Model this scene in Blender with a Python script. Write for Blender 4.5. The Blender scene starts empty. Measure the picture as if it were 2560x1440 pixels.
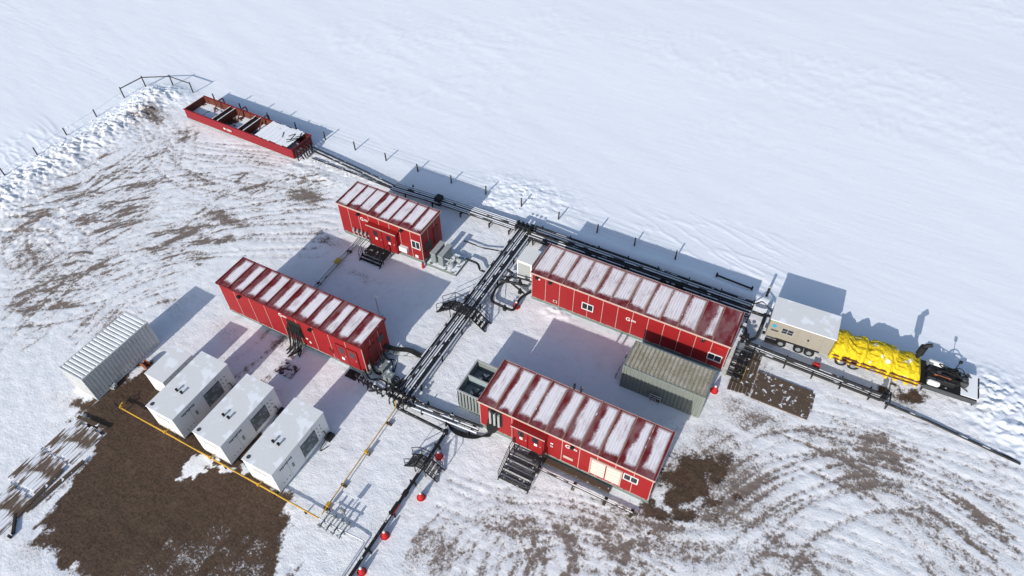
import bpy, math, random
import numpy as np
from mathutils import Vector, Matrix
random.seed(7); np.random.seed(7)
S=bpy.context.scene; COL=S.collection
# ------------------------------------------------------------ camera
H=42.0; FPX=1704.7; th,al,ro=[math.radians(a) for a in (47.967,27.98,-0.383)]
F=Vector((-math.sin(al)*math.cos(th),math.cos(al)*math.cos(th),-math.sin(th)))
R=Vector((math.cos(al),math.sin(al),0)); U=R.cross(F)
R2=R*math.cos(ro)+U*math.sin(ro); U2=-R*math.sin(ro)+U*math.cos(ro)
cd=bpy.data.cameras.new('camera'); cam=bpy.data.objects.new('camera',cd); COL.objects.link(cam)
cd.sensor_width=36; cd.lens=36*FPX/2560; cd.clip_end=3000; cd.clip_start=.5
m=Matrix((R2,U2,-F)).transposed().to_4x4(); m.translation=Vector((0,0,H)); cam.matrix_world=m
S.camera=cam
def ray(u,v): return F+R2*((u-1280)/FPX)+U2*((720-v)/FPX)
def g(u,v,z=0.0):
    r=ray(u,v); return Vector((0,0,H))+r*((z-H)/r.z)
def gy(u,v,y):
    r=ray(u,v); return Vector((0,0,H))+r*(y/r.y)
# ------------------------------------------------------------ objects
def tag(o,label=None,cat=None,group=None,kind=None):
    if label: o['label']=label
    if cat: o['category']=cat
    if group: o['group']=group
    if kind: o['kind']=kind
    return o
def thing(name,label,cat,loc=(0,0,0),rz=0,group=None):
    o=bpy.data.objects.new(name,None); COL.objects.link(o); o.empty_display_size=.2
    o.location=loc; o.rotation_euler=(0,0,rz)
    return tag(o,label,cat,group)
def copy_tree(o,parent=None):
    c=o.copy(); COL.objects.link(c); c.parent=parent
    for ch in list(o.children): copy_tree(ch,c)
    return c
class MB:
    def __init__(s,off=(0,0,0)): s.v=[]; s.f=[]; s.off=Vector(off)
    def add(s,vs,fs):
        n=len(s.v); s.v+= [tuple(Vector(a)-s.off) for a in vs]; s.f+=[tuple(i+n for i in f) for f in fs]; return s
    def box(s,x0,x1,y0,y1,z0,z1):
        return s.add([(x0,y0,z0),(x1,y0,z0),(x1,y1,z0),(x0,y1,z0),(x0,y0,z1),(x1,y0,z1),(x1,y1,z1),(x0,y1,z1)],
          [(0,3,2,1),(4,5,6,7),(0,1,5,4),(1,2,6,5),(2,3,7,6),(3,0,4,7)])
    def obox(s,c,size,rz=0,rx=0,ry=0):
        M=Matrix.Translation(Vector(c))@Matrix.Rotation(rz,4,'Z')@Matrix.Rotation(ry,4,'Y')@Matrix.Rotation(rx,4,'X')
        a,b,h=[k/2 for k in size]
        return s.add([M@Vector(p) for p in [(-a,-b,-h),(a,-b,-h),(a,b,-h),(-a,b,-h),(-a,-b,h),(a,-b,h),(a,b,h),(-a,b,h)]],
          [(0,3,2,1),(4,5,6,7),(0,1,5,4),(1,2,6,5),(2,3,7,6),(3,0,4,7)])
    def bar(s,p,q,w,h=None):
        h=h or w; p=Vector(p); q=Vector(q); d=(q-p); L=d.length
        if L<1e-5: return s
        d/=L; up=Vector((0,0,1)) if abs(d.z)<.95 else Vector((0,1,0))
        a=d.cross(up).normalized()*w/2; b=a.cross(d).normalized()*h/2
        vs=[p-a-b,p+a-b,p+a+b,p-a+b,q-a-b,q+a-b,q+a+b,q-a+b]
        return s.add(vs,[(0,1,2,3),(7,6,5,4),(0,4,5,1),(1,5,6,2),(2,6,7,3),(3,7,4,0)])
    def tube(s,pts,r,n=8):
        pts=[Vector(p) for p in pts]; k=len(pts); vs=[]; fs=[]; a=None
        for i,p in enumerate(pts):
            d=(pts[min(i+1,k-1)]-pts[max(i-1,0)]).normalized()
            if a is None:
                a=d.cross(Vector((0,0,1)) if abs(d.z)<.9 else Vector((1,0,0))).normalized()
            else:
                a=(a-d*a.dot(d)); a=a.normalized() if a.length>1e-4 else d.orthogonal().normalized()
            b=d.cross(a); rr=r[i] if isinstance(r,(list,tuple)) else r
            for j in range(n):
                t=2*math.pi*j/n; vs.append(p+(a*math.cos(t)+b*math.sin(t))*rr)
        for i in range(k-1):
            for j in range(n):
                j2=(j+1)%n; fs.append((i*n+j,i*n+j2,(i+1)*n+j2,(i+1)*n+j))
        fs.append(tuple(range(n))[::-1]); fs.append(tuple((k-1)*n+j for j in range(n)))
        return s.add(vs,fs)
    def cyl(s,p,q,r,n=12,r2=None): return s.tube([p,q],[r,r if r2 is None else r2],n)
    def corr(s,p,d,L,out,z0,z1,pitch=.3,dep=.04):
        p=Vector(p); d=Vector(d); out=Vector(out); n=max(2,round(L/pitch)); pt=L/n; xs=[]
        for i in range(n):
            b=i*pt; xs+=[(b,0),(b+pt*.3,0),(b+pt*.45,1),(b+pt*.85,1)]
        xs.append((L,0)); vs=[]
        for a,o in xs:
            q=p+d*a+out*(o*dep); vs+= [(q.x,q.y,z0),(q.x,q.y,z1)]
        fs=[(2*i,2*i+2,2*i+3,2*i+1) for i in range(len(xs)-1)]
        return s.add(vs,fs)
    def build(s,name,mat,parent=None,label=None,smooth=False,bevel=0,loc=None):
        me=bpy.data.meshes.new(name); me.from_pydata(s.v,[],s.f); me.validate(); me.update()
        me.materials.append(mat)
        if smooth:
            me.polygons.foreach_set('use_smooth',[True]*len(me.polygons))
            try: me.set_sharp_from_angle(angle=math.radians(50))
            except Exception: pass
        o=bpy.data.objects.new(name,me); COL.objects.link(o)
        if parent: o.parent=parent
        if loc is not None: o.location=loc
        if label: o['label']=label
        if bevel:
            b=o.modifiers.new('bevel','BEVEL'); b.width=bevel; b.segments=1; b.limit_method='ANGLE'
        return o
def B(x0,x1,y0,y1,z0,z1): return MB().box(x0,x1,y0,y1,z0,z1)
def smooth_path(pts,sub=6):
    pts=[Vector(p) for p in pts]; out=[]
    P=[pts[0]*2-pts[1]]+pts+[pts[-1]*2-pts[-2]]
    for i in range(1,len(P)-2):
        for k in range(sub):
            t=k/sub; a,b,c,d=P[i-1],P[i],P[i+1],P[i+2]
            out.append(.5*((2*b)+(c-a)*t+(2*a-5*b+4*c-d)*t*t+(-a+3*b-3*c+d)*t**3))
    out.append(pts[-1]); return out
def elbow(pts,r=.25,k=4):
    pts=[Vector(p) for p in pts]; out=[pts[0]]
    for i in range(1,len(pts)-1):
        a=(pts[i-1]-pts[i]); b=(pts[i+1]-pts[i]); ra=min(r,a.length*.45,b.length*.45)
        A=pts[i]+a.normalized()*ra; Bp=pts[i]+b.normalized()*ra
        for j in range(k+1):
            t=j/k; out.append(A*(1-t)**2+pts[i]*2*t*(1-t)+Bp*t*t)
    out.append(pts[-1]); return out
# ------------------------------------------------------------ materials
class NT:
    def __init__(s,name):
        s.m=bpy.data.materials.new(name); s.m.use_nodes=True; s.t=s.m.node_tree; s.b=s.t.nodes['Principled BSDF']
    def n(s,ty,**kw):
        o=s.t.nodes.new(ty)
        for k,v in kw.items(): setattr(o,k,v)
        return o
    def put(s,sock,v):
        if isinstance(v,bpy.types.NodeSocket): s.t.links.new(v,sock)
        elif v is not None:
            if hasattr(sock.default_value,'__len__') and not hasattr(v,'__len__'): v=[v]*len(sock.default_value)
            if sock.type=='RGBA' and len(v)==3: v=(*v,1)
            sock.default_value=v
    def M(s,op,a,b=None,c=None,clamp=False):
        o=s.n('ShaderNodeMath',operation=op); o.use_clamp=clamp
        for i,v in enumerate((a,b,c)):
            if v is not None: s.put(o.inputs[i],v)
        return o.outputs[0]
    def mix(s,f,a,b):
        o=s.n('ShaderNodeMix',data_type='RGBA'); s.put(o.inputs[0],f); s.put(o.inputs[6],a); s.put(o.inputs[7],b); return o.outputs[2]
    def noise(s,sc,det=4,vec=None,rough=.55,dist=0):
        o=s.n('ShaderNodeTexNoise'); o.inputs['Scale'].default_value=sc; o.inputs['Detail'].default_value=det
        o.inputs['Roughness'].default_value=rough; o.inputs['Distortion'].default_value=dist
        if vec is not None: s.t.links.new(vec,o.inputs['Vector'])
        return o.outputs[0]
    def ss(s,v,a,b):
        o=s.n('ShaderNodeMapRange',interpolation_type='SMOOTHSTEP'); s.put(o.inputs[0],v); s.put(o.inputs[1],a); s.put(o.inputs[2],b); return o.outputs[0]
    def coord(s,k='Object'): return s.n('ShaderNodeTexCoord').outputs[k]
    def mapping(s,vec,scale=(1,1,1),rot=(0,0,0),loc=(0,0,0)):
        o=s.n('ShaderNodeMapping'); s.t.links.new(vec,o.inputs[0]); o.inputs['Scale'].default_value=scale; o.inputs['Rotation'].default_value=rot; o.inputs['Location'].default_value=loc
        return o.outputs[0]
    def xyz(s,vec):
        o=s.n('ShaderNodeSeparateXYZ'); s.t.links.new(vec,o.inputs[0]); return o.outputs
    def bump(s,h,st=.3,d=.02,nrm=None):
        o=s.n('ShaderNodeBump'); o.inputs['Strength'].default_value=st; o.inputs['Distance'].default_value=d
        s.put(o.inputs['Height'],h)
        if nrm is not None: s.t.links.new(nrm,o.inputs['Normal'])
        return o.outputs[0]
    def fin(s,col,rough=.6,metal=0,nrm=None,spec=None):
        s.put(s.b.inputs['Base Color'],col); s.put(s.b.inputs['Roughness'],rough); s.put(s.b.inputs['Metallic'],metal)
        if nrm is not None: s.t.links.new(nrm,s.b.inputs['Normal'])
        if spec is not None: s.b.inputs['Specular IOR Level'].default_value=spec
        return s.m
SNOW=(.82,.84,.88)
def paint(name,col,rough=.5,metal=0,var=.25,snow=0,dirt=0,dirtcol=(.12,.09,.07),bump=0,sc=3,streak=0,nthr=.72):
    t=NT(name); c=t.coord(); n1=t.noise(sc,3,c); n2=t.noise(sc*9,2,c)
    a=[k*(1-var) for k in col]; b=[min(1,k*(1+var*.5)) for k in col]
    cc=t.mix(n1,a,b)
    if streak:
        ns=t.noise(4,3,t.mapping(c,(3,3,.35))); cc=t.mix(t.M('MULTIPLY',t.ss(ns,.52,.75),streak),cc,dirtcol)
    if dirt: cc=t.mix(t.M('MULTIPLY',t.ss(n1,.5,.72),dirt),cc,dirtcol)
    cc=t.mix(t.M('MULTIPLY',n2,.12),cc,[k*.5 for k in col])
    if snow:
        nz=t.xyz(t.n('ShaderNodeNewGeometry').outputs['Normal'])[2]
        up=t.ss(nz,nthr,nthr+.12); th_=.78-.56*snow
        f=t.M('MULTIPLY',up,t.ss(n1,th_-.04,th_+.04)); cc=t.mix(f,cc,SNOW)
    nr=t.bump(n2,.3,bump) if bump else None
    return t.fin(cc,rough,metal,nr,spec=.35)
M={}
M['red']=paint('red_wall_paint',(.28,.009,.011),.6,var=.25,dirt=.25,dirtcol=(.12,.012,.014),sc=1.2,streak=.3)
M['redtrim']=paint('dark_red_trim',(.17,.009,.011),.6,snow=.12)
M['rust']=paint('rusty_brown_steel',(.15,.04,.024),.8,var=.5,dirt=.6,dirtcol=(.06,.03,.02),sc=2.5,snow=.15,bump=.01)
M['redtank']=paint('tank_red_paint',(.24,.009,.017),.55,var=.3,dirt=.5,dirtcol=(.08,.015,.015),sc=1.5,streak=.4)
M['cream']=paint('cream_trim',(.50,.36,.31),.6,var=.3)
M['tan']=paint('tan_rib',(.36,.22,.16),.7,var=.4,snow=.2)
M['white']=paint('white_paint',(.74,.74,.73),.45,var=.06)
M['shut']=paint('beige_shutter_paint',(.60,.56,.50),.5,var=.1,dirt=.15,streak=.1)
M['whited']=paint('white_box_paint',(.74,.74,.74),.5,var=.06,dirt=.2,dirtcol=(.38,.38,.37),sc=.8,streak=.15,snow=.4)
M['whitec']=paint('white_container_paint',(.56,.58,.59),.5,var=.12,dirt=.3,dirtcol=(.3,.28,.25),sc=1.5,streak=.35)
M['greyskid']=paint('grey_green_skid',(.17,.20,.18),.7,var=.3,snow=.6,dirt=.4)
M['grey']=paint('grey_steel',(.23,.26,.26),.5,var=.25,snow=.4,dirt=.2)
M['greyl']=paint('light_grey_steel',(.38,.40,.40),.45,var=.2,dirt=.2)
M['black']=paint('black_steel',(.016,.016,.018),.6,var=.4,snow=.12)
M['blacks']=paint('black_grating',(.016,.016,.019),.7,var=.4,snow=.22)
M['rubber']=paint('black_rubber',(.012,.012,.013),.7,var=.3)
M['pipe']=paint('dark_insulated_pipe',(.03,.03,.035),.6,var=.5,snow=.62,sc=1.2,nthr=.80)
M['pipeb']=paint('black_pipe',(.014,.014,.017),.6,var=.4,snow=.30,sc=1.2,nthr=.85)
M['pipeg']=paint('bare_grey_pipe',(.34,.35,.38),.4,metal=.3,var=.3,snow=.8,sc=1.2,nthr=.70)
M['yellow']=paint('yellow_pipe_paint',(.58,.33,.03),.5,var=.25,dirt=.35,dirtcol=(.3,.18,.06))
M['yel']=paint('yellow_paint',(.55,.38,.03),.5)
M['orange']=paint('rusty_orange',(.25,.08,.03),.7,var=.4,dirt=.4)
M['cone']=paint('red_plastic',(.46,.012,.015),.5,var=.1)
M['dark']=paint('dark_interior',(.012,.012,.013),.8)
M['glass']=NT('dark_glass').fin((.02,.025,.03),.08)
M['wood']=paint('weathered_timber',(.095,.065,.045),.85,var=.5,dirt=.5,dirtcol=(.04,.03,.022),sc=3,snow=.20,bump=.01)
M['woodpost']=paint('dark_post_wood',(.035,.028,.025),.85,var=.4)
M['plank']=paint('snowy_plank',(.3,.26,.23),.85,var=.3,snow=.80,sc=5)
M['tancont']=paint('olive_grey_container_side',(.22,.245,.22),.6,var=.25,dirt=.3,dirtcol=(.12,.10,.07),streak=.5)
M['fabricbl']=paint('pale_blue_lining',(.28,.35,.37),.7)
M['trailer']=paint('grey_cream_trailer_wall',(.31,.285,.24),.6,var=.2,dirt=.4,dirtcol=(.19,.17,.14),sc=1.3,streak=.35)
M['darkgrey']=paint('dark_grey_marking',(.06,.065,.07),.6)
M['bluep']=paint('blue_sticker',(.04,.3,.5),.5)
def tancont_roof():
    t=NT('weathered_tan_container_roof'); c=t.coord(); n1=t.noise(1.1,4,c,.65); n2=t.noise(12,3,c,.7)
    x,y,z=t.xyz(c); st=t.ss(t.M('SINE',t.M('MULTIPLY',x,2*math.pi/.3)),-.2,.8)
    cc=t.mix(t.ss(n2,.3,.7),(.20,.17,.11),(.46,.42,.33)); cc=t.mix(t.M('MULTIPLY',t.ss(n1,.4,.7),.5),cc,(.58,.56,.50)); cc=t.mix(t.M('MULTIPLY',st,.55),cc,(.13,.11,.07))
    return t.fin(cc,.8,nrm=t.bump(n2,.4,.01))
M['tanroof']=tancont_roof()
def tarp_mat():
    t=NT('yellow_tarp'); c=t.coord(); n1=t.noise(2.6,5,c,.65,1.6); n2=t.noise(1.3,3,c)
    cc=t.mix(n1,(.58,.40,.008),(.84,.64,.02)); cc=t.mix(t.ss(n2,.61,.65),cc,(.78,.76,.62))
    return t.fin(cc,.6,nrm=t.bump(n1,1,.14),spec=.3)
M['tarp']=tarp_mat()
def snow_mat():
    t=NT('snow'); c=t.coord(); n=t.noise(5,4,c); cc=t.mix(n,(.82,.84,.88),(.87,.88,.91)); return t.fin(cc,.7,spec=.3)
M['snow']=snow_mat()
def mat_snowwood():
    t=NT('timber_streaked_with_snow'); c=t.coord(); n1=t.noise(1,5,t.mapping(c,(4,.5,1)),.65); n2=t.noise(.6,3,c); n3=t.noise(20,2,c)
    wood=t.mix(n3,(.075,.048,.032),(.17,.12,.085)); v=t.M('ADD',n1,t.M('MULTIPLY',t.M('SUBTRACT',n2,.5),1.1))
    return t.fin(t.mix(t.M('MULTIPLY',t.ss(v,.44,.58),.94),wood,(.80,.81,.85)),.8)
M['snowwood']=mat_snowwood()
def roof_mat(name,L,W,n,lo,seed,stripe=.15,endred=0,wig=.5,tint=(.86,.82,.85)):
    t=NT(name); c=t.coord(); x,y,z=t.xyz(c)
    bay=t.M('FLOOR',t.M('MULTIPLY',x,n/L)); h1=t.M('FRACT',t.M('MULTIPLY',t.M('SINE',t.M('ADD',t.M('MULTIPLY',bay,12.9),seed)),43.7))
    h2=t.M('FRACT',t.M('MULTIPLY',t.M('SINE',t.M('ADD',t.M('MULTIPLY',bay,7.3),seed+2)),91.7))
    n1=t.noise(1,2,t.mapping(c,(.6,.25,1),loc=(seed,seed*2,0)),.5); n2=t.noise(11,4,c,.7); n4=t.noise(1.6,4,t.mapping(c,(1,.5,1),loc=(seed,0,0)),.6)
    n5=t.noise(1,5,t.mapping(c,(9,.8,1),loc=(0,seed,0)),.65)
    p=t.M('FRACT',t.M('MULTIPLY',x,n/L))
    wgt=t.M('ADD',t.M('MULTIPLY',t.M('SUBTRACT',n1,.5),wig),t.M('ADD',t.M('MULTIPLY',t.M('SUBTRACT',n4,.5),.30),t.M('MULTIPLY',t.M('SUBTRACT',n2,.5),.25)))
    left=t.M('SUBTRACT',t.M('ADD',p,wgt),t.M('ADD',lo,t.M('MULTIPLY',h1,.26)))
    right=t.M('SUBTRACT',t.M('ADD',.96,t.M('MULTIPLY',wgt,.3)),p)
    bot=t.M('ADD',t.M('MULTIPLY',t.M('SUBTRACT',y,t.M('ADD',.05,t.M('MULTIPLY',h2,.45))),.5),wgt); top=t.M('MULTIPLY',t.M('SUBTRACT',W-.03,y),.6)
    if endred: left=t.M('SUBTRACT',left,t.M('MULTIPLY',t.ss(x,L*(.74),L),endred))
    v=t.M('MINIMUM',t.M('MINIMUM',left,right),t.M('MINIMUM',bot,top))
    f=t.ss(v,-.05,.13)
    st=t.M('SINE',t.M('MULTIPLY',x,2*math.pi/.19)); sf=t.ss(st,.1,.9)
    f2=t.M('MULTIPLY',f,t.M('SUBTRACT',.98,t.M('MULTIPLY',sf,stripe)))
    f2=t.M('MULTIPLY',f2,t.M('SUBTRACT',1,t.M('MULTIPLY',t.ss(n5,.48,.78),.45)))
    f2=t.M('MULTIPLY',f2,t.M('SUBTRACT',1,t.M('MULTIPLY',t.ss(n4,.52,.76),.35)))
    frost=t.M('MULTIPLY',t.ss(n4,.35,.65),.12); f2=t.M('MAXIMUM',f2,frost)
    red=t.mix(n2,(.12,.007,.011),(.19,.012,.015)); cc=t.mix(f2,red,tint)
    return t.fin(cc,.65,spec=.3)
# ------------------------------------------------------------ numpy noise & ground
TAB=np.random.rand(256,256)
def vn(x,y,s=0):
    x=x+s*17.3; y=y+s*9.1
    xi=np.floor(x).astype(int); yi=np.floor(y).astype(int); fx=x-xi; fy=y-yi
    fx=fx*fx*(3-2*fx); fy=fy*fy*(3-2*fy)
    a=TAB[xi&255,yi&255]; b=TAB[(xi+1)&255,yi&255]; c=TAB[xi&255,(yi+1)&255]; d=TAB[(xi+1)&255,(yi+1)&255]
    return (a*(1-fx)+b*fx)*(1-fy)+(c*(1-fx)+d*fx)*fy
def fbm(x,y,o=4,s=0):
    r=0;a=1;t=0
    for i in range(o): r=r+a*vn(x*2**i,y*2**i,s+i*3); t+=a; a*=.5
    return r/t
def sst(v,a,b):
    t=np.clip((v-a)/(b-a),0,1); return t*t*(3-2*t)
def axis(lo,a,b,hi,st,mlo,mhi):
    d=list(np.arange(a,b,st)); L=[];x=a;s=.5
    while x>lo:
        x-=s; L.append(x)
        if x<mlo: s*=1.5
    Rr=[];x=d[-1];s=.5
    while x<hi:
        x+=s; Rr.append(x)
        if x>mhi: s*=1.5
    return np.array(L[::-1]+d+Rr)
XS=axis(-900,-74,22.5,900,.13,-112,24); YS=axis(-900,-2,50,1200,.13,-3,116)
nx,ny=len(XS),len(YS); X,Y=np.meshgrid(XS,YS,indexing='ij')
wob=(fbm(X*.15,Y*.15,3,5)-.5)*5
pad=sst(42.3+wob*.25-Y,0,1.6)*sst(X+67.5+wob*.2,0,1.5)
pad=pad*(1-sst(X-(17+ (36-Y)*1.5),0,3)*sst(Y,20,30))
def polydist(P,X,Y):
    P=[tuple(p) for p in P]; n=len(P); ins=np.zeros(X.shape,bool); dm=np.full(X.shape,1e9)
    for i in range(n):
        x1,y1=P[i]; x2,y2=P[(i+1)%n]
        c=((y1>Y)!=(y2>Y))&(X<(x2-x1)*(Y-y1)/((y2-y1) or 1e-9)+x1); ins^=c
        dx,dy=x2-x1,y2-y1; t=np.clip(((X-x1)*dx+(Y-y1)*dy)/(dx*dx+dy*dy),0,1)
        dm=np.minimum(dm,np.hypot(X-x1-t*dx,Y-y1-t*dy))
    return np.where(ins,dm,-dm)
def px(L): return [g(*p)[:2] for p in L]
stk=fbm(X*2.2,Y*.35,4,77)
mud=sst(polydist(px([(180,1010),(300,960),(350,915),(400,905),(500,960),(600,1010),(640,1090),(600,1165),(655,1205),(720,1250),(735,1300),(700,1350),(720,1440),(700,1520),(330,1520),(190,1440),(110,1340),(130,1260),(215,1150),(270,1085),(200,1040)]),X,Y)+(fbm(X*.9,Y*.9,5,2)-.5)*2.0+(stk-.5)*1.6,-1.0,.8)
tongue=sst(polydist(px([(440,1190),(490,1130),(580,1160),(590,1185),(520,1175),(460,1205)]),X,Y)+(fbm(X*2.5,Y*2.5,4,8)-.5)*1.2,-.25,.3)
mud*=1-tongue*.8
dm=sst(polydist(px([(250,1440),(400,1390),(480,1345),(560,1320),(680,1350),(740,1400),(720,1550),(200,1550)]),X,Y)+(fbm(X*.8,Y*.8,4,12)-.5)*5+(stk-.5)*4,-1.5,2.0)
mud*=1-.40*dm
dirt=np.zeros(X.shape)
def blob(u,v,rx,ry,a,ang=0):
    p=g(u,v); c,s=math.cos(ang),math.sin(ang); dx=X-p.x; dy=Y-p.y
    q=((dx*c+dy*s)/rx)**2+((-dx*s+dy*c)/ry)**2
    np.maximum(dirt,a*np.exp(-q),out=dirt)
for b in [(1800,1190,4.6,3.6,.66),(1700,1180,1.6,2.5,.6),(560,545,3.6,.9,.64),(765,490,2.4,1.2,.62),(380,290,2.4,1.8,.64),(90,650,3.5,2,.46),(1880,1040,3,1.6,.58),(2200,1130,2.4,1.7,.58),
  (2150,1190,2.6,1.6,.58),(1990,1400,4,2,.38),(2300,1300,4,2,.38),(1500,1310,3.5,1,.46),(1080,1380,2.5,2,.48),(2250,1000,1.6,1,.6),(1890,950,2.4,2,.6),(820,600,2.2,1.2,.45),(430,760,2.2,1,.45),
  (700,850,3.5,1,.38),(560,830,2,1,.38),(250,800,3,1.6,.35),(60,560,2.5,2,.38),(500,450,4,1.2,.42),(900,690,3,.7,.40),(1460,980,2,.8,.27),(1640,1310,3,.9,.64),(880,440,2,1,.32),(640,400,3,1,.36),
  (180,1000,2,1,.38),(2420,1010,2.5,1.2,.28),(1300,1330,3,1.5,.40),(2060,1100,3,1.5,.42),(1800,1100,2.4,1.6,.52),(660,960,2,.8,.3),(2450,1430,4,2,.38),(1750,1400,4,2,.36),(80,1380,2,1.5,.36),(300,1440,5,2.5,.5),(560,1370,4,2.5,.5),(1780,1270,3,1.4,.55)]:
    blob(*b)
mudD=sst(polydist(px([(1650,1160),(1730,1120),(1820,1160),(1830,1220),(1770,1265),(1690,1300),(1610,1290),(1640,1230)]),X,Y)+(fbm(X*1.4,Y*1.4,5,3)-.5)*4.5,-1.8,1.8)
mud=np.maximum(mud,mudD*.85)
mudT=sst(polydist(px([(2190,960),(2300,965),(2330,1010),(2260,1020),(2200,990)]),X,Y)+(fbm(X*1.2,Y*1.2,3,4)-.5)*2,-.6,.9)
mud=np.maximum(mud,mudT*.8)
work=sst(polydist(px([(0,520),(350,270),(470,300),(860,430),(840,600),(560,640),(520,700),(300,780),(150,900),(0,900)]),X,Y),-1.5,3)
work2=sst(polydist(px([(1740,1130),(1900,1020),(2060,1040),(2560,1220),(2700,1600),(1000,1600),(1080,1300),(1250,1240),(1600,1300)]),X,Y),-1.5,2.5)
def polar(u,v,seed,fr=2.6,ft=5):
    p=g(u,v); r=np.hypot(X-p.x,Y-p.y)+(fbm(X*.15,Y*.15,2,seed)-.5)*4+(fbm(X*.6,Y*.6,2,seed+1)-.5)*.8; a=np.arctan2(Y-p.y,X-p.x); return fbm(r*fr,a*ft,4,seed)
s1=polar(560,1060,101,2.8,9); s2=polar(1720,1800,111,2.7,12); s3=polar(300,200,121,2.8,12); s4=polar(2700,900,141,2.7,12)
big1=sst(fbm(X*.2,Y*.2,4,131),.42,.64)
dirt=np.maximum(dirt,work*(.07+.09*big1+(.14+.46*big1)*sst(np.maximum(s1,s3*.95),.48,.82)))
dirt=np.maximum(dirt,work2*(.09+.11*big1+(.15+.46*big1)*sst(np.maximum(s2,s4*.95),.48,.82)))
dirt=np.maximum(dirt,.04*pad)
gi=lambda a,v:int(np.searchsorted(a,v))
Z=np.zeros(X.shape); trk=np.zeros(X.shape)
def track(pts,a=.5,gauge=.95,w=.2,seed=0):
    pts=smooth_path(pts,24); n=len(pts); acc=0
    for i in range(1,n):
        d=(pts[i]-pts[i-1]); L=d.length
        if L<1e-5: continue
        acc+=L; nrm=Vector((-d.y,d.x,0))/L; k=max(1,int(L/.11))
        fade=float(sst(vn(np.array(acc*.22),np.array(seed*3.7),seed%9),.25,.7))
        if fade<.03: continue
        for j in range(k):
            c=pts[i-1]+d*(j/k); lug=.70+.30*math.sin((acc+j*.11)*9)
            for s in (-1,1):
                q=c+nrm*gauge*s; i0,i1=gi(XS,q.x-w*1.6),gi(XS,q.x+w*1.6); j0,j1=gi(YS,q.y-w*1.6),gi(YS,q.y+w*1.6)
                if i1<=i0 or j1<=j0: continue
                sx=X[i0:i1,j0:j1]-q.x; sy=Y[i0:i1,j0:j1]-q.y; e=np.exp(-(sx*sx+sy*sy)/(w*w))
                trk[i0:i1,j0:j1]=np.maximum(trk[i0:i1,j0:j1],a*lug*fade*e)
TR=[[(0,720),(200,570),(400,420),(470,330)],[(30,660),(130,570),(300,500),(520,470),(860,440)],[(0,840),(150,710),(350,640),(540,600),(850,590)],[(385,300),(480,370),(700,400),(870,445)],
[(100,790),(300,690),(480,600),(640,500),(850,450)],[(380,300),(440,420),(560,480),(800,500)],[(20,600),(120,590),(180,650),(120,700),(40,690),(20,620)],[(0,760),(250,720),(500,560),(800,520)],[(200,850),(330,740),(450,690)],
[(60,600),(200,480),(330,370),(420,300)],[(300,560),(420,520),(600,530),(840,560)],[(450,340),(430,430),(330,540),(150,660),(0,790)],
[(1050,1440),(1180,1290),(1300,1270),(1500,1330),(1700,1440)],[(1150,1460),(1200,1330),(1330,1290),(1560,1340)],[(1740,1250),(1900,1130),(2100,1090),(2400,1180),(2560,1230)],[(1800,1330),(2000,1200),(2250,1160),(2560,1330)],
[(1900,1440),(2050,1300),(2300,1230),(2560,1400)],[(2050,1045),(2200,1090),(2560,1250)],[(1500,1320),(1750,1350),(2000,1330),(2300,1440)],[(1650,1310),(1850,1330),(1950,1440)],[(2100,1060),(2350,1120),(2560,1180)],[(1060,1400),(1120,1330),(1230,1300),(1300,1350),(1250,1440)],[(1350,1440),(1400,1370),(1600,1380),(1800,1450)],[(2000,1130),(2200,1230),(2400,1440)],
[(1100,1230),(1250,1290),(1420,1300),(1600,1350)],[(560,1000),(700,880),(820,760)],[(2300,900),(2450,980),(2560,1120)],[(2330,880),(2480,960),(2570,1060)]]
sd_=0
for ti,L in enumerate(TR):
    for q in range(6 if ti<12 else 5):
        if ti>=26 and q>1: break
        sd_+=1; o=(random.uniform(-50,50),random.uniform(-34,34)) if q else (0,0)
        track([g(a+o[0]+random.uniform(-16,16),b+o[1]+random.uniform(-12,12)) for a,b in L],(.50 if ti<12 else .56)+random.random()*.38 if ti<26 else .15,w=.12+.08*random.random(),seed=sd_)
padn=fbm(X*1.3,Y*1.3,4,9); foot=fbm(X*3.2,Y*3.2,2,14)
Z+= pad*((padn-.5)*.05+(foot-.5)*.04) - mud*.03 - trk*.06
a=math.radians(-14); u=X*math.cos(a)+Y*math.sin(a); v=-X*math.sin(a)+Y*math.cos(a)
field=1-pad
sas=fbm(u*.16+fbm(X*.05,Y*.05,2,3)*2,v*.5,5,21); big=fbm(X*.025,Y*.025,3,40)
rid=1-np.abs(fbm(u*.22+vn(X*.3,Y*.3,4)*.8,v*1.0,3,30)-.5)*2; patch=sst(fbm(X*.06,Y*.06,3,44),.45,.7)
Z+= field*((sas-.5)*.06+(big-.5)*.5*sst(Y,45,70)+sst(rid,.84,1)*.045*patch)
rg=lambda f,s:1-np.abs(fbm(X*f,Y*f,4,s)-.5)*2
ridged=(rg(.8,61)-.75)*.8+(rg(2.2,64)-.75)*.7+(vn(X*4.5,Y*4.5,66)-.5)*.3
bx=X+66.3-(fbm(X*0,Y*.12,2,6)-.5)*2.5
ber=np.exp(-(bx/2.3)**2)*sst(Y,10,17)*(1-sst(Y,40.5,43))
p=g(430,240); ber=np.maximum(ber,.7*np.exp(-((X-p.x)/2.2)**2-((Y-p.y)/1.6)**2))
Z+= ber*(.65+.65*ridged)
def lumpy(u_,v_,rx,ry,amp):
    p=g(u_,v_); q=np.exp(-((X-p.x)/rx)**2-((Y-p.y)/ry)**2); Z[:]=Z+q*amp*(.5+1.3*ridged)
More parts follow.
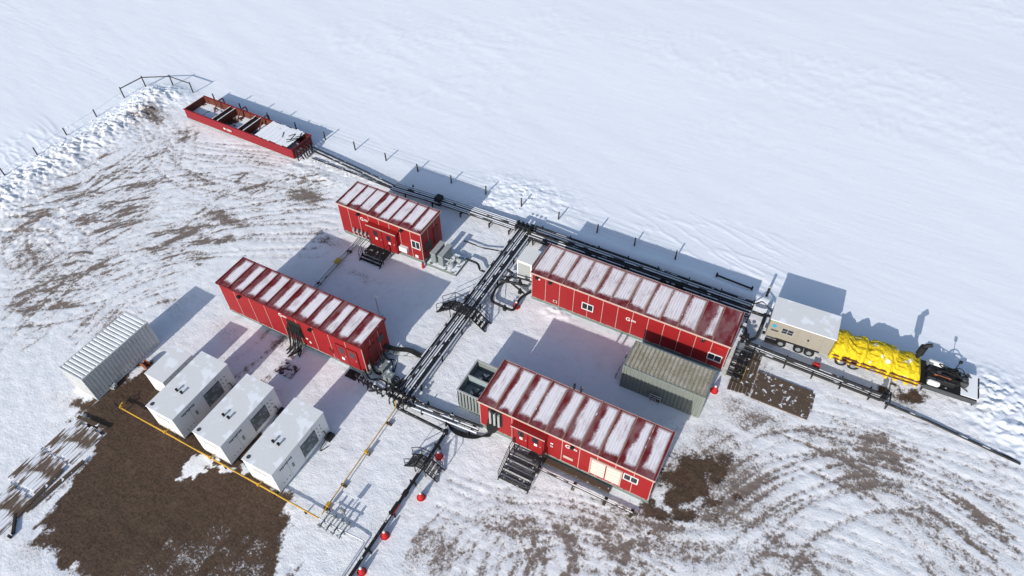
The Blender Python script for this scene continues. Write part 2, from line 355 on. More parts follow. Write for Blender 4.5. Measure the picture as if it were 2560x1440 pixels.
lumpy(1320,490,4.5,2.2,.22); lumpy(1240,515,2.5,1,.18); lumpy(2490,1010,3.6,2.4,.2); lumpy(2440,955,2.2,1.5,.18); lumpy(2560,1080,3.0,3.6,.25); lumpy(800,440,5,1,.14); lumpy(860,420,7,.8,.16)
lumpy(1390,780,1.2,.8,.25); lumpy(100,560,5,4,.16)
Z+= .35*np.exp(-((Y-41.6)/.7)**2)*sst(X,-19,-14)*(1-sst(X,0,5))*(.4+fbm(X*.3,Y*.3,2,60))
dd=np.clip(dirt+trk*.66*(1-.5*mud),0,1.2)
vs=np.stack([X.ravel(),Y.ravel(),Z.ravel()],1).astype(np.float32)
I=np.arange(nx*ny).reshape(nx,ny); q=np.stack([I[:-1,:-1],I[1:,:-1],I[1:,1:],I[:-1,1:]],-1).reshape(-1,4)
me=bpy.data.meshes.new('snow_ground'); me.vertices.add(len(vs)); me.vertices.foreach_set('co',vs.ravel())
me.loops.add(q.size); me.loops.foreach_set('vertex_index',q.ravel().astype(np.int32)); me.polygons.add(len(q))
me.polygons.foreach_set('loop_start',np.arange(0,q.size,4,dtype=np.int32)); me.polygons.foreach_set('loop_total',np.full(len(q),4,np.int32))
me.polygons.foreach_set('use_smooth',np.ones(len(q),bool)); me.update(); me.validate()
at=me.attributes.new('mask','FLOAT_COLOR','POINT'); colr=np.stack([mud.ravel(),dd.ravel(),pad.ravel(),trk.ravel()],1).astype(np.float32); at.data.foreach_set('color',colr.ravel())
def ground_mat():
    t=NT('snowy_ground'); c=t.coord(); A=t.n('ShaderNodeAttribute',attribute_name='mask')
    sp=t.n('ShaderNodeSeparateColor'); t.t.links.new(A.outputs['Color'],sp.inputs[0]); r,gg,b=sp.outputs[:3]
    n1=t.noise(.9,5,c,.62,.5); n2=t.noise(6,5,c,.72,.2); n3=t.noise(34,2,c,.6)
    na=t.noise(1,6,t.mapping(c,(.25,1.5,1),(0,0,.25)),.66)
    fld=t.mix(na,(.79,.83,.90),(.85,.87,.915))
    pd=t.mix(n2,(.74,.75,.785),(.89,.90,.925)); pd=t.mix(t.M('MULTIPLY',t.ss(n1,.45,.72),.28),pd,(.66,.65,.67))
    cc=t.mix(b,fld,pd)
    dv=t.M('ADD',t.M('ADD',gg,t.M('MULTIPLY',t.M('SUBTRACT',n3,.5),.55)),t.M('ADD',t.M('MULTIPLY',t.M('SUBTRACT',n2,.5),1.5),t.M('MULTIPLY',t.M('SUBTRACT',n1,.5),.9)))
    cc=t.mix(t.M('MULTIPLY',t.ss(dv,.15,.55),.34),cc,(.42,.35,.31))
    df=t.M('MULTIPLY',t.ss(dv,.40,.74),.88)
    dcol=t.mix(n3,(.080,.050,.034),(.18,.125,.09)); cc=t.mix(df,cc,dcol)
    mv=t.M('ADD',r,t.M('ADD',t.M('MULTIPLY',t.M('SUBTRACT',n2,.5),1.1),t.M('MULTIPLY',t.M('SUBTRACT',n1,.5),.7)))
    mf=t.ss(mv,.30,.62)
    mc=t.mix(t.ss(n2,.3,.7),(.045,.028,.018),(.108,.068,.046)); mc=t.mix(t.M('MULTIPLY',t.ss(n3,.62,.8),.45),mc,(.22,.17,.13)); mc=t.mix(t.M('MULTIPLY',t.ss(n1,.5,.75),.5),mc,(.13,.088,.062)); mc=t.mix(t.M('MULTIPLY',t.ss(na,.55,.72),.4),mc,(.033,.021,.014))
    cc=t.mix(mf,cc,mc)
    hh=t.M('ADD',t.M('MULTIPLY',n2,t.M('ADD',t.M('MULTIPLY',b,.85),.12)),t.M('ADD',t.M('MULTIPLY',n3,.14),t.M('MULTIPLY',na,.45)))
    return t.fin(cc,.75,nrm=t.bump(hh,.5,.115),spec=.25)
me.materials.append(ground_mat())
gr=bpy.data.objects.new('ground',me); COL.objects.link(gr); gr['kind']='structure'
def gz(x,y):
    i=min(max(gi(XS,x),1),nx-1); j=min(max(gi(YS,y),1),ny-1); return float(Z[i,j])
mb=MB()
def chunk(x,y,r):
    z=gz(x,y)-r*.15; ph=random.random()*6
    ico=[(0,0,1)]+[(math.cos(a+ph)*.9,math.sin(a+ph)*.9,.35) for a in (0,1.26,2.5,3.8,5.0)]+[(math.cos(a+ph)*.9,math.sin(a+ph)*.9,-.4) for a in (.6,1.9,3.1,4.4,5.7)]+[(0,0,-1)]
    vv=[(x+a*r*random.uniform(.6,1.8),y+b*r*random.uniform(.6,1.8),z+c_*r*random.uniform(.3,.9)) for a,b,c_ in ico]
    fs=[(0,1+i,1+(i+1)%5) for i in range(5)]+[(1+i,6+i,1+(i+1)%5) for i in range(5)]+[(1+(i+1)%5,6+i,6+(i+1)%5) for i in range(5)]+[(11,6+(i+1)%5,6+i) for i in range(5)]
    mb.add(vv,fs)
for i in range(2200): chunk(-66.3+random.gauss(0,1.6),random.uniform(14,42),min(.13,.025+random.expovariate(38)))
for (u_,v_,rx,ry,n) in [(1320,490,3.6,1.8,170),(1240,515,2,.9,50),(2490,1010,2,1.3,12),(2440,950,1.4,1,10),(420,235,2,1.2,110),(860,425,5,.7,70)]:
    p=g(u_,v_)
    for i in range(n): chunk(p.x+random.gauss(0,rx*.6),p.y+random.gauss(0,ry*.6),min(.12,.03+random.expovariate(36)))
o=mb.build('snow_chunks',M['snow'],smooth=False); tag(o,'broken lumps of ploughed snow along the banks','snow',kind='stuff')
# ------------------------------------------------------------ text
def text_obj(body,size,mat,parent,loc,rot,name='lettering',ext=.006,label=None):
    c=bpy.data.curves.new('t','FONT'); c.body=body; c.size=size; c.extrude=ext; c.offset=size*.012
    o=bpy.data.objects.new('t',c); COL.objects.link(o); bpy.context.view_layer.update()
    me=bpy.data.meshes.new_from_object(o.evaluated_get(bpy.context.evaluated_depsgraph_get())); bpy.data.objects.remove(o)
    me.materials.clear(); me.materials.append(mat); t=bpy.data.objects.new(name,me); COL.objects.link(t); t.parent=parent; t.location=loc; t.rotation_euler=rot
    if label: t['label']=label
    return t
def logo(parent,x,z,s,y=-.02,mat=None):
    mat=mat or M['white']
    text_obj('G',s*1.5,mat,parent,(x-s*1.2,y,z-s*.5),(math.pi/2,0,0),'logo_initial')
    text_obj('ERI',s*.85,mat,parent,(x+s*.08,y,z-s*.32),(math.pi/2,0,0),'logo_lettering')
# ------------------------------------------------------------ red shacks
def window(parent,x,z,w,h,y=0.0,n=2):
    f=MB(); t=.06
    f.box(x-w/2-t,x+w/2+t,y-.05,y-.005,z+h/2,z+h/2+t).box(x-w/2-t,x+w/2+t,y-.07,y-.005,z-h/2-t,z-h/2)
    f.box(x-w/2-t,x-w/2,y-.05,y-.005,z-h/2,z+h/2).box(x+w/2,x+w/2+t,y-.05,y-.005,z-h/2,z+h/2)
    for k in range(1,n): f.box(x-w/2+w*k/n-.025,x-w/2+w*k/n+.025,y-.045,y-.005,z-h/2,z+h/2)
    o=f.build('window',M['white'],parent); B(x-w/2,x+w/2,y-.02,y-.003,z-h/2,z+h/2).build('pane',M['glass'],o); return o
def shack(label,x,y,L,W,h,nb,roofm,ribm,trimn,base=.45,trimm=None):
    t=thing('red_shack',label,'building',(x,y,0))
    s=MB(); s.box(-.05,L+.05,.1,.35,.0,base-.1).box(-.05,L+.05,W-.35,W-.1,0,base-.1)
    k=0
    while k*1.5<L: s.box(k*1.5,min(L,k*1.5+.15),.352,W-.352,.08,base-.12); k+=1
    s.box(-.03,L+.03,-.02,W+.02,base-.1,base)
    s.build('skid',M['greyskid'],t)
    B(0,L,0,W,base,h-.12).build('wall',M['red'],t)
    B(-.08,L+.08,-.1,W+.08,h-.12,h).build('roof',roofm,t)
    for i in range(nb+1):
        rx=min(max(L*i/nb,.0),L)
        B(rx-.032,rx+.032,-.11,W+.09,h+.003,h+.07).build('roof_rib',ribm if 0<i<nb else M['redtrim'],t)
    e=MB().box(-.1,L+.1,-.13,-.103,h-.14,h+.015).box(-.1,L+.1,W+.083,W+.11,h-.14,h+.015).box(-.11,-.083,-.1,W+.08,h-.14,h+.012).box(L+.083,L+.11,-.1,W+.08,h-.14,h+.012)
    e.build('eave_trim',ribm if trimm is None else trimm,t)
    tr=MB()
    for i in range(trimn+1):
        a=L*i/trimn; w=.02 if 0<i<trimn else .035
        tr.box(max(a-w,-.01),min(a+w,L+.01),-.014,-.002,base+.02,h-.15)
        tr.box(max(a-w,-.01),min(a+w,L+.01),W+.002,W+.014,base+.02,h-.15)
    for i in range(4):
        a=W*i/3
        tr.box(L+.002,L+.014,max(a-.02,.0),min(a+.02,W),base+.02,h-.15); tr.box(-.014,-.002,max(a-.02,.0),min(a+.02,W),base+.02,h-.15)
    tr.build('panel_trim',M['cream'],t)
    return t
def flood(t,x,z,y=0,s=.22):
    MB().box(x-s*.6,x+s*.6,y-.3,y-.08,z-.07,z+.1).box(x-.03,x+.03,y-.08,y-.003,z-.03,z+.05).build('flood_light',M['black'],t)
def notice(t,x,z,w,h,y=-.03,mat=None,name='notice'): return B(x-w/2,x+w/2,y-.012,y,z-h/2,z+h/2).build(name,mat or M['white'],t)
def L2(t,p): return p.x-t.location.x,p.z
def door(t,x,z0,w,h,y=-.02,win=True,mat=None):
    d=B(x-w/2,x+w/2,y-.05,y,z0,z0+h).build('door',mat or M['red'],t)
    MB().box(x-w/2-.05,x-w/2-.002,y-.06,y,z0,z0+h+.05).box(x+w/2+.002,x+w/2+.05,y-.06,y,z0,z0+h+.05).box(x-w/2-.002,x+w/2+.002,y-.06,y,z0+h+.002,z0+h+.05).build('frame',M['redtrim'],d)
    if win: B(x-.22,x+.22,y-.062,y-.045,z0+h*.60,z0+h*.9).build('pane',M['glass'],d)
    B(x+w/2-.16,x+w/2-.08,y-.1,y-.05,z0+h*.48,z0+h*.52).build('handle',M['greyl'],d)
    return d
def porch(t,x0,x1,z0,z1,dep=.45):
    o=MB().box(x0,x0+.06,-dep,-.002,z0,z1).box(x1-.06,x1,-dep,-.002,z0,z1).box(x0-.05,x1+.05,-dep-.08,-.002,z1,z1+.08)
    o.box(x0+.06,x1-.06,-dep+.05,-.002,z0,z1-.002); o.build('porch',M['red'],t)
    MB().box(x0-.06,x1+.06,-dep-.11,-dep-.082,z1-.01,z1+.09).build('porch_trim',M['cream'],t)
    w=(x1-x0-.2)/2
    for k in range(2):
        xc=x0+.1+w*(k+.5); door(t,xc,z0+.03,w-.06,min(2.05,z1-z0-.12),y=-dep+.045)
        notice(t,xc+.03,z0+1.0,.22,.26,y=-dep-.008)
# A
A=shack('shorter red shack with black landing below its door and a cooler at its right end',-34.1,32.37,8.43,2.98,3.68,8,roof_mat('shack_roof_snowy',8.43,2.98,8,.02,3,.12,0,.35),M['redtrim'],8,trimm=M['cream'])
x,z=L2(A,gy(910,549,32.37)); logo(A,x,z,.33)
a0=L2(A,gy(932,600,32.3))[0]; a1=L2(A,gy(1000,620,32.3))[0]; porch(A,a0,a1,.5,2.75,.4)
x,z=L2(A,gy(1040,612,32.37)); window(A,x,z,.75,.75)
for (u_,v_) in [(893,515),(1000,548)]: x,z=L2(A,gy(u_,v_,32.37)); flood(A,x,min(z,3.3))
x,z=L2(A,gy(1010,622,32.2)); B(x-.4,x+.4,-.35,-.01,z-.25,z+.25).build('wall_unit',M['white'],A,bevel=.02)
x,z=L2(A,gy(1043,640,32.37)); notice(A,x,z,.3,.3)
m_=MB()
x0,z0=L2(A,gy(886,575,32.2))
m_.tube([(x0-.2,-.22,z0-.5),(x0+2.0,-.22,z0-.5)],.05,8)
for k in range(5):
    xx=x0+k*.42; m_.cyl((xx,-.22,z0-.5),(xx,-.22,z0+.35),.05,8); m_.box(xx-.09,xx+.09,-.34,-.14,z0-.05,z0+.17)
m_.build('meter_bank',M['greyl'],A)
B(8.445,8.47,.5,1.3,1.0,2.0).build('end_vent',M['darkgrey'],A); B(8.445,8.48,1.8,2.5,.9,2.7).build('end_panel',M['redtrim'],A)
# B
Bs=shack('red shack behind the white boxes with black cables hanging from its open hatch',-36.54,20.68,13.45,2.86,3.65,11,roof_mat('shack_roof_bare',13.45,2.86,11,.18,11,.10,0,.35),M['redtrim'],9)
x,z=L2(Bs,gy(706,789,20.68)); logo(Bs,x,z,.32)
x0=L2(Bs,gy(728,830,20.68))[0]; x1=L2(Bs,gy(760,840,20.68))[0]
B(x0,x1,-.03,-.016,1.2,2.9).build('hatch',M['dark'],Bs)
for k in range(9):
    xx=x0+.1+(x1-x0-.2)*k/8; e=(xx-.2+random.uniform(-.5,.6),-.9+random.uniform(-.5,.3),.04)
    MB().tube(smooth_path([(xx,-.02,2.5),(xx,-.25,2.2),(xx+random.uniform(-.1,.1),-.4,1.0),((xx+e[0])/2,-.6,.25),e],5),.05,6).build('hanging_cable',M['rubber'],Bs)
x,z=L2(Bs,gy(770,850,20.68)); notice(Bs,x,z+.2,.2,.14); notice(Bs,x+.25,z-.1,.16,.24)
flood(Bs,L2(Bs,gy(598,733,20.68))[0],3.2); flood(Bs,L2(Bs,gy(770,800,20.68))[0],3.1)
x=L2(Bs,gy(868,880,20.68))[0]; door(Bs,x-.48,.5,.85,2.1); door(Bs,x+.48,.5,.85,2.1); notice(Bs,x-.5,1.1,.25,.3,y=-.075)
notice(Bs,x-1.6,1.3,.35,.5,mat=M['redtrim'],name='access_panel')
B(13.465,13.5,.6,1.4,.8,2.7).build('end_door',M['redtrim'],Bs); B(13.465,13.49,1.7,2.4,2.0,2.6).build('end_vent',M['darkgrey'],Bs)
B(13.465,13.7,.2,.45,.7,1.2).build('junction_box',M['greyl'],Bs)
# C
Cs=shack('longest red shack in front of the back pipe run, with two white-framed windows',-15.76,33.05,15.7,3.4,3.3,12,roof_mat('shack_roof_striped',15.7,3.4,12,-.06,23,.20,.75,.35,(.84,.79,.81)),M['tan'],13,trimm=M['cream'])
x,z=L2(Cs,gy(1577,800,33.05)); logo(Cs,x,z,.34)
for (u_,v_,w_,h_) in [(1469,767,.85,.62),(1786,893,.95,.62)]:
    x,z=L2(Cs,gy(u_,v_,33.05)); window(Cs,x,z,w_,h_)
for u_ in (1345,1378): flood(Cs,L2(Cs,gy(u_,700,33.05))[0],3.0)
flood(Cs,L2(Cs,gy(1757,855,33.05))[0],3.0)
x,z=L2(Cs,gy(1388,753,33.05)); notice(Cs,x,z,.35,.3,name='access_panel',mat=M['cream']); notice(Cs,x,z,.18,.16,y=-.05,mat=M['dark'],name='outlet')
x,z=L2(Cs,gy(1350,705,33.05)); notice(Cs,x-.1,z+.3,.22,.18)
x,z=L2(Cs,gy(1792,880,33.05)); notice(Cs,x+.1,z+.55,.5,.12,mat=M['cone'],name='sign_plate')
B(15.715,15.75,.7,1.6,.5,2.6).build('end_door',M['redtrim'],Cs); B(15.715,15.74,2.0,2.9,1.4,2.4).build('end_vent',M['darkgrey'],Cs)
# D
Ds=shack('front red shack with wide black stairs and beige roll-up shutters',-13.56,20.8,12.2,3.6,3.5,10,roof_mat('shack_roof_banded',12.2,3.6,10,.12,31,.12,0,.6),M['tan'],10,base=.6,trimm=M['cream'])
x,z=L2(Ds,gy(1428,1120,20.8)); logo(Ds,x,z,.35)
x0=L2(Ds,gy(1222,1045,20.8))[0]; x1=L2(Ds,gy(1256,1060,20.8))[0]
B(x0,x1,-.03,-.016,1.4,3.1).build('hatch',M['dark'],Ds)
for k in range(3): MB().cyl((x0+.2+k*(x1-x0-.4)/2,-.14,1.5),(x0+.2+k*(x1-x0-.4)/2,-.14,2.9),.09,10).build('hatch_cylinder',M['greyl'],Ds)
x0=L2(Ds,gy(1283,1090,20.5))[0]; x1=L2(Ds,gy(1362,1120,20.5))[0]; porch(Ds,x0,x1,.95,3.05,.45)
x,z=L2(Ds,gy(1380,1108,20.8)); notice(Ds,x,z,.18,.14); notice(Ds,x,z-.35,.2,.18,mat=M['greyl'],name='switch_box')
x,z=L2(Ds,gy(1420,1147,20.8)); notice(Ds,x,1.35,.7,.3,name='access_panel',mat=M['cream'])
x0=L2(Ds,gy(1475,1170,20.8))[0]; x1=L2(Ds,gy(1553,1190,20.8))[0]; w_=(x1-x0)/2
for k in range(2):
    r_=MB(); 
    for j in range(9): r_.box(x0+w_*k+.04,x0+w_*(k+1)-.04,-.05+.014*(j%2),-.016,.85+j*.19,.85+j*.19+.180)
    r_.build('roll_up_shutter',M['shut'],Ds)
MB().box(x0-.06,x0+.02,-.07,-.016,.8,2.66).box(x0+2*w_-.02,x0+2*w_+.06,-.07,-.016,.8,2.66).box(x0-.06,x0+2*w_+.06,-.09,-.016,2.662,2.80).build('shutter_frame',M['cream'],Ds)
x,z=L2(Ds,gy(1577,1196,20.8)); window(Ds,x,z,.85,.6)
flood(Ds,L2(Ds,gy(1440,1060,20.8))[0],3.15); flood(Ds,L2(Ds,gy(1235,1020,20.8))[0],3.15)
B(12.215,12.25,.6,1.5,.65,2.7).build('end_door',M['redtrim'],Ds); B(12.215,12.3,2.1,2.6,1.5,2.2).build('junction_box',M['greyl'],Ds)
B(3.9,9.8,-.5,-.1,.12,.28).build('kick_board',M['wood'],Ds)
for k in range(2): MB().cyl((5.2+.5*k,3.73,3.3),(5.2+.5*k,3.73,4.0),.08,10).build('roof_vent',M['black'],Ds)
dp=thing('ground_pipe','long dark pipe lying on blocks along the front of the front red shack','pipe',(-7,19.7,0))
MB(dp.location).tube([(-9.3,19.75,.22),(-1.6,19.75,.22)],.08,8).build('pipe',M['pipe'],dp,smooth=True)
for x in (-8.6,-6,-3.8,-2): MB(dp.location).obox((x,19.75,.07),(.2,.6,.13)).build('block',M['wood'],dp)
# ------------------------------------------------------------ stairs
def grate(mb,x0,x1,y0,y1,z,st=.075):
    mb.box(x0,x1,y0,y0+.04,z-.06,z).box(x0,x1,y1-.04,y1,z-.06,z)
    n=max(2,int((x1-x0)/st))
    for i in range(n+1):
        a=x0+(x1-x0-.045)*i/n; mb.box(a,a+.045,y0+.03,y1-.03,z-.05,z-.003)
    mb.box(x0+.03,x1-.03,(y0+y1)/2-.02,(y0+y1)/2+.02,z-.075,z-.045)
def rails(parent,pts,hh=1.0,mat=None,side='handrail'):
    r=MB(); pts=[Vector(p) for p in pts]
    for p in pts: r.bar(p,p+Vector((0,0,hh)),.035)
    for a,b in zip(pts,pts[1:]):
        r.bar(a+Vector((0,0,hh)),b+Vector((0,0,hh)),.04); r.bar(a+Vector((0,0,hh*.5)),b+Vector((0,0,hh*.5)),.028)
    return r.build(side,mat or M['rubber'],parent)
def stairs(label,loc,w,h,land,n,run,yel=False,rz=0):
    t=thing('steel_stairs',label,'stairs',loc,rz)
    m_=MB(); grate(m_,-w/2,w/2,-land,0,h); m_.build('landing',M['blacks'],t)
    for i in range(1,n+1):
        z=h-h*i/(n+1); y=-land-run*i/n+run/n; q=MB(); grate(q,-w/2+.04,w/2-.04,y-run/n+.03,y-.04,z); q.build('tread',M['blacks'],t)
    for sx in (-1,1):
        s=MB().bar((sx*w/2,-land,h-.05),(sx*w/2,-land-run-.1,.02),.04,.14).bar((sx*w/2,-.0,h-.08),(sx*w/2,-land-.05,h-.08),.04,.1).bar((sx*w/2,-.05,h-.08),(sx*w/2,-.05,0),.05).bar((sx*w/2,-land,h-.08),(sx*w/2,-land,0),.05)
        s.build('stringer',M['yel'] if yel else M['rubber'],t)
    for sx in (-1,1): rails(t,[(sx*w/2,-.05,h),(sx*w/2,-land,h),(sx*w/2,-land-run,.1)],.9)
    return t
p=gy(952,625,31.9); stairs('black steel landing and steps below the double door of the shorter red shack',(p.x,31.95,0),2.1,.5,1.2,2,.5)
p=gy(1322,1140,20.3); stairs('wide black grated stairs up to the double door of the front red shack',(p.x,20.3,0),2.15,.95,.75,5,1.6)
stairs('short black platform steps with yellow stringers at the right end of the longest red shack',(.95,35.3,0),1.2,.7,1.3,3,1.0,yel=True)
def crossover(label,loc,pw,depth,h,n,run):
    t=thing('crossover_stairs',label,'stairs',loc)
    m_=MB(); grate(m_,-pw/2,pw/2,-depth/2,depth/2,h); m_.build('platform',M['blacks'],t)
    for sx in (-1,1):
        for i in range(1,n+1):
            z=h-h*i/(n+1); xa=sx*(pw/2+run*(i-1)/n+.02); xb=sx*(pw/2+run*i/n-.05); q=MB(); grate(q,min(xa,xb),max(xa,xb),-depth/2+.03,depth/2-.03,z); q.build('tread',M['blacks'],t)
        for sy in (-1,1):
            MB().bar((sx*pw/2,sy*depth/2,h-.05),(sx*(pw/2+run+.1),sy*depth/2,.02),.04,.14).bar((sx*pw/2,sy*depth/2,h),(sx*pw/2,sy*depth/2,0),.05).build('stringer',M['rubber'],t)
    for sy in (-1,1): rails(t,[(-pw/2-run,sy*depth/2,.1),(-pw/2,sy*depth/2,h),(pw/2,sy*depth/2,h),(pw/2+run,sy*depth/2,.1)],.95)
    return t
p=g(1158,795); crossover('black crossover stairs bridging the central pipe run',(-19.7,p.y,0),1.8,.95,1.2,4,1.25)
p=g(1060,1170); crossover('smaller black crossover stairs over the single black pipe beside the red cones',(-15.4,p.y,0),.8,.95,.8,3,.8)
# ------------------------------------------------------------ pipe runs
def run_pipes(parent,pts,offs,r,mat,name='pipe'):
    for (dx,dy,dz,rr,mm) in offs:
        MB(parent.location).tube(elbow([Vector(p)+Vector((dx,dy,dz)) for p in pts],.3),rr or r,10).build(name,mm or mat,parent,smooth=True)
def support(parent,c,half,ax='x',h=.45):
    c=Vector(c); m_=MB(parent.location); d=Vector((1,0,0)) if ax=='x' else Vector((0,1,0))
    m_.bar(c-d*half+Vector((0,0,h)),c+d*half+Vector((0,0,h)),.1)
    for s in (-1,1): m_.bar(c+d*half*s*.9,c+d*half*s*.9+Vector((0,0,h+.2)),.09)
    m_.build('support',M['rubber'],parent)
XC=-19.65
rk=thing('pipe_run','central run of parallel snow-topped pipes between the red shacks','pipes',(XC,30,0))
offs=[(-.62,0,0,.10,None),(-.40,0,0,.07,M['pipeg']),(-.20,0,.02,.09,None),(.0,0,0,.07,M['pipeg']),(.20,0,0,.11,None),(.43,0,.03,.08,M['pipeb']),(.64,0,0,.07,M['pipeg'])]
run_pipes(rk,[(XC,20.3,.58),(XC,39.6,.58)],offs,.1,M['pipe'])
run_pipes(rk,[(XC,20.6,.9),(XC,28,.9),(XC,39.3,.9)],[(-.3,0,0,.05,M['pipeb'])],.1,M['pipe'])
for y in np.arange(21.5,39.5,2.9): support(rk,(XC,y,0),.78,'x',.44)
YB=39.75
bk=thing('pipe_run','long back run of dark pipes behind the longest red shack','pipes',(-10,YB,0))
run_pipes(bk,[(-19.5,YB,.55),(.4,YB,.55)],[(0,-.9,0,.1,M['pipeb']),(0,-.62,0,.09,None),(0,-.36,.02,.13,None),(0,-.05,0,.1,M['pipeb']),(0,.22,0,.12,None),(0,.5,.02,.07,M['pipeg']),(0,.78,0,.1,M['pipeb'])],.1,M['pipe'])
run_pipes(bk,[(-19,YB,1.0),(-5,YB,1.0),(.2,YB,1.0)],[(0,-.5,0,.08,M['pipeb']),(0,.3,0,.07,M['pipeb'])],.1,M['pipe'])
for x in np.arange(-18.5,1,2.7): support(bk,(x,YB,0),1.1,'y',.42)
b2=thing('pipe_run','snowy back pipe run behind the shorter red shack','pipes',(-28,YB,0))
run_pipes(b2,[(-33.6,39.4,.45),(-28,YB-.1,.5),(-20.4,YB,.55)],[(0,-.45,0,.09,None),(0,-.2,0,.08,M['pipeg']),(0,.05,0,.12,None),(0,.32,0,.08,M['pipeg']),(0,.55,0,.07,M['pipeg'])],.1,M['pipe'])
for x in (-32,-29,-26,-23,-21): support(b2,(x,39.65,0),.75,'y',.34)
MB((-28,YB,0)).box(-28.9,-28.3,39.2,39.9,.2,1.0).build('valve_box',M['black'],b2)
b3=thing('pipe_run','thin pipes leading from the open red tank to the back run','pipes',(-38,40,0))
run_pipes(b3,[(-44.4,40.6,.35),(-38,39.9,.4),(-33.6,39.3,.42)],[(0,-.15,0,.09,None),(0,.25,0,.07,M['pipeb'])],.1,M['pipeb'])
run_pipes(b3,[g(780,395,.2),g(900,440,.2),g(1000,480,.2)],[(0,0,0,.06,M['pipeb'])],.1,M['pipeb'])
def valves(parent,pts,mat,s=.2):
    for p in pts:
        p=Vector(p); MB(parent.location).obox(p,(s*1.3,s*1.3,s*1.4)).cyl(p+Vector((0,0,s*.5)),p+Vector((0,0,s*1.6)),s*.16,6).cyl(p+Vector((0,0,s*1.59)),p+Vector((0,0,s*1.75)),s*.6,10).build('valve',mat,parent)
mf=thing('pipe_manifold','black valve manifold where the central pipe run meets the back run','manifold',(-20,39.8,0))
valves(mf,[(-20.4+.42*(i%4),39.3+.5*(i//4),.9) for i in range(8)],M['black'],.2)
support(mf,(-19.7,39.9,0),1.0,'x',.9); MB(mf.location).bar((-20.4,39.2,.05),(-20.4,39.2,1.3),.08).bar((-19,39.2,.05),(-19,39.2,1.3),.08).bar((-20.4,39.2,1.3),(-19,39.2,1.3),.08).build('frame',M['black'],mf)
mf=thing('pipe_manifold','black valve manifold at the lower end of the central pipe run','manifold',(-19.6,20,0))
valves(mf,[(-20.4+.42*(i%5),19.7+.55*(i//5),.7) for i in range(10)],M['black'],.18)
run_pipes(mf,[(-20.8,19.8,.5),(-18.4,19.8,.5)],[(0,0,0,.09,None),(0,.5,.1,.08,M['pipeb'])],.1,M['pipeb']); support(mf,(-19.6,20.1,0),1.0,'x',.9)
for i in range(4): MB(mf.location).tube(elbow([(-20.3+.4*i,20.3,.7),(-20.3+.4*i,19.4,.7),(-20.3+.4*i,19.4,.1)],.2),.05,8).build('pipe',M['pipeb'],mf,smooth=True)
mf=thing('pipe_manifold','cluster of black hoses and valve posts at the cable-hung shack front right corner','manifold',(-22,21,0))
for i in range(6):
    a=Vector((-23.4+.45*i,19.9-.05*i,0)); MB(mf.location).bar(a,a+Vector((0,0,.9)),.07).obox(a+Vector((0,0,.95)),(.22,.18,.25)).build('valve_post',M['black'],mf)
MB(mf.location).bar((-23.5,19.95,.4),(-20.9,19.6,.4),.07).build('rail',M['black'],mf)
for i in range(11):
    y0=20.0+random.random()*2.6; pth=[(-23.0,y0,.8+random.random()),(-22.6,y0-.1,.5),(-22.0+random.uniform(-.3,.3),y0+random.uniform(-.7,.5),.08),(-21.1,20.4+random.uniform(-.5,1.2),.12),(-20.4,20.3+random.uniform(-.6,1.4),.5)]
    MB(mf.location).tube(smooth_path(pth,5),.045,6).build('hose',M['rubber'],mf)
MB(mf.location).box(-22.9,-22.2,21.3,22.3,.1,.5).build('junction_box',M['grey'],mf); MB(mf.location).box(-22.0,-21.2,20.9,21.5,.1,.6).build('junction_box',M['grey'],mf)
cb=thing('cable_run','black cables crossing the snow from the cable-hung red shack to the central pipes','cables',(-21.5,24,0))
for i in range(5):
    o=i*.09; MB(cb.location).tube(smooth_path([(-23.1,23.1-o,1.2),(-22.6,23.6-o,.5),(-21.6,24.2-o+random.uniform(-.05,.05),.25),(-20.6,24.1-o,.3),(-20.2,24.3-o,.55)],6),.045,6).build('cable',M['rubber'],cb)
MB(cb.location).bar((-23,23.2,.15),(-20.4,24.1,.15),.4,.06).build('cable_tray',M['greyskid'],cb)
fp=thing('pipe_run','short dark pipe run from the lower manifold to the front red shack','pipes',(-16,20,0))
run_pipes(fp,[(-18.6,20.0,.4),(-13.5,20.35,.4)],[(0,0,0,.11,None),(0,.3,0,.09,M['pipeb']),(0,-.28,0,.08,M['pipeg'])],.1,M['pipe'])
for x in (-17.8,-15.8,-14): support(fp,(x,20.2,0),.5,'y',.28)
hs=thing('hose_bundle','thick bundle of black hoses curving to the hatch of the front red shack','hoses',(-14,19.6,0))
for i in range(9):
    MB(hs.location).tube(smooth_path([g(1108,1048-i*1.5,.1),g(1135,1072+i*1.2,.08),g(1185,1088+i*1.0,.1),g(1225,1090-i,.25),(-12.9+.08*i,20.5,.9),(-12.9+.1*i,20.75,1.7)],6),.05,6).build('hose',M['rubber'],hs)
bp=thing('black_pipe','single black pipe stepping away from the lower manifold past the red cones','pipe',(-15.4,15,0))
MB(bp.location).tube(elbow([(-19.3,20.1,.6),(-19.6,19.2,.45),(-15.4,19.15,.45),(-15.4,17.2,.45),(-15.4,4,.4)],.3),.11,10).build('pipe',M['pipeb'],bp,smooth=True)
for y in (18,15,12.6,10,8): support(bp,(-15.4,y,0),.2,'x',.3)
MB(bp.location).cyl((-15.4,13.9,.44),(-15.4,14.3,.44),.18,10).build('coupling',M['rubber'],bp); MB(bp.location).cyl((-15.4,19.15,.3),(-15.4,19.15,.62),.18,10).build('coupling',M['rubber'],bp); MB(bp.location).obox((-15.4,12.9,.5),(.26,.9,.26)).build('valve',M['rubber'],bp)
MB(bp.location).obox((-15.24,12.9,.55),(.02,.7,.2)).build('warning_label',M['cone'],bp)
yp=thing('gas_pipe','yellow pipe along the front of the white boxes','pipe',(-28,10.1,0))
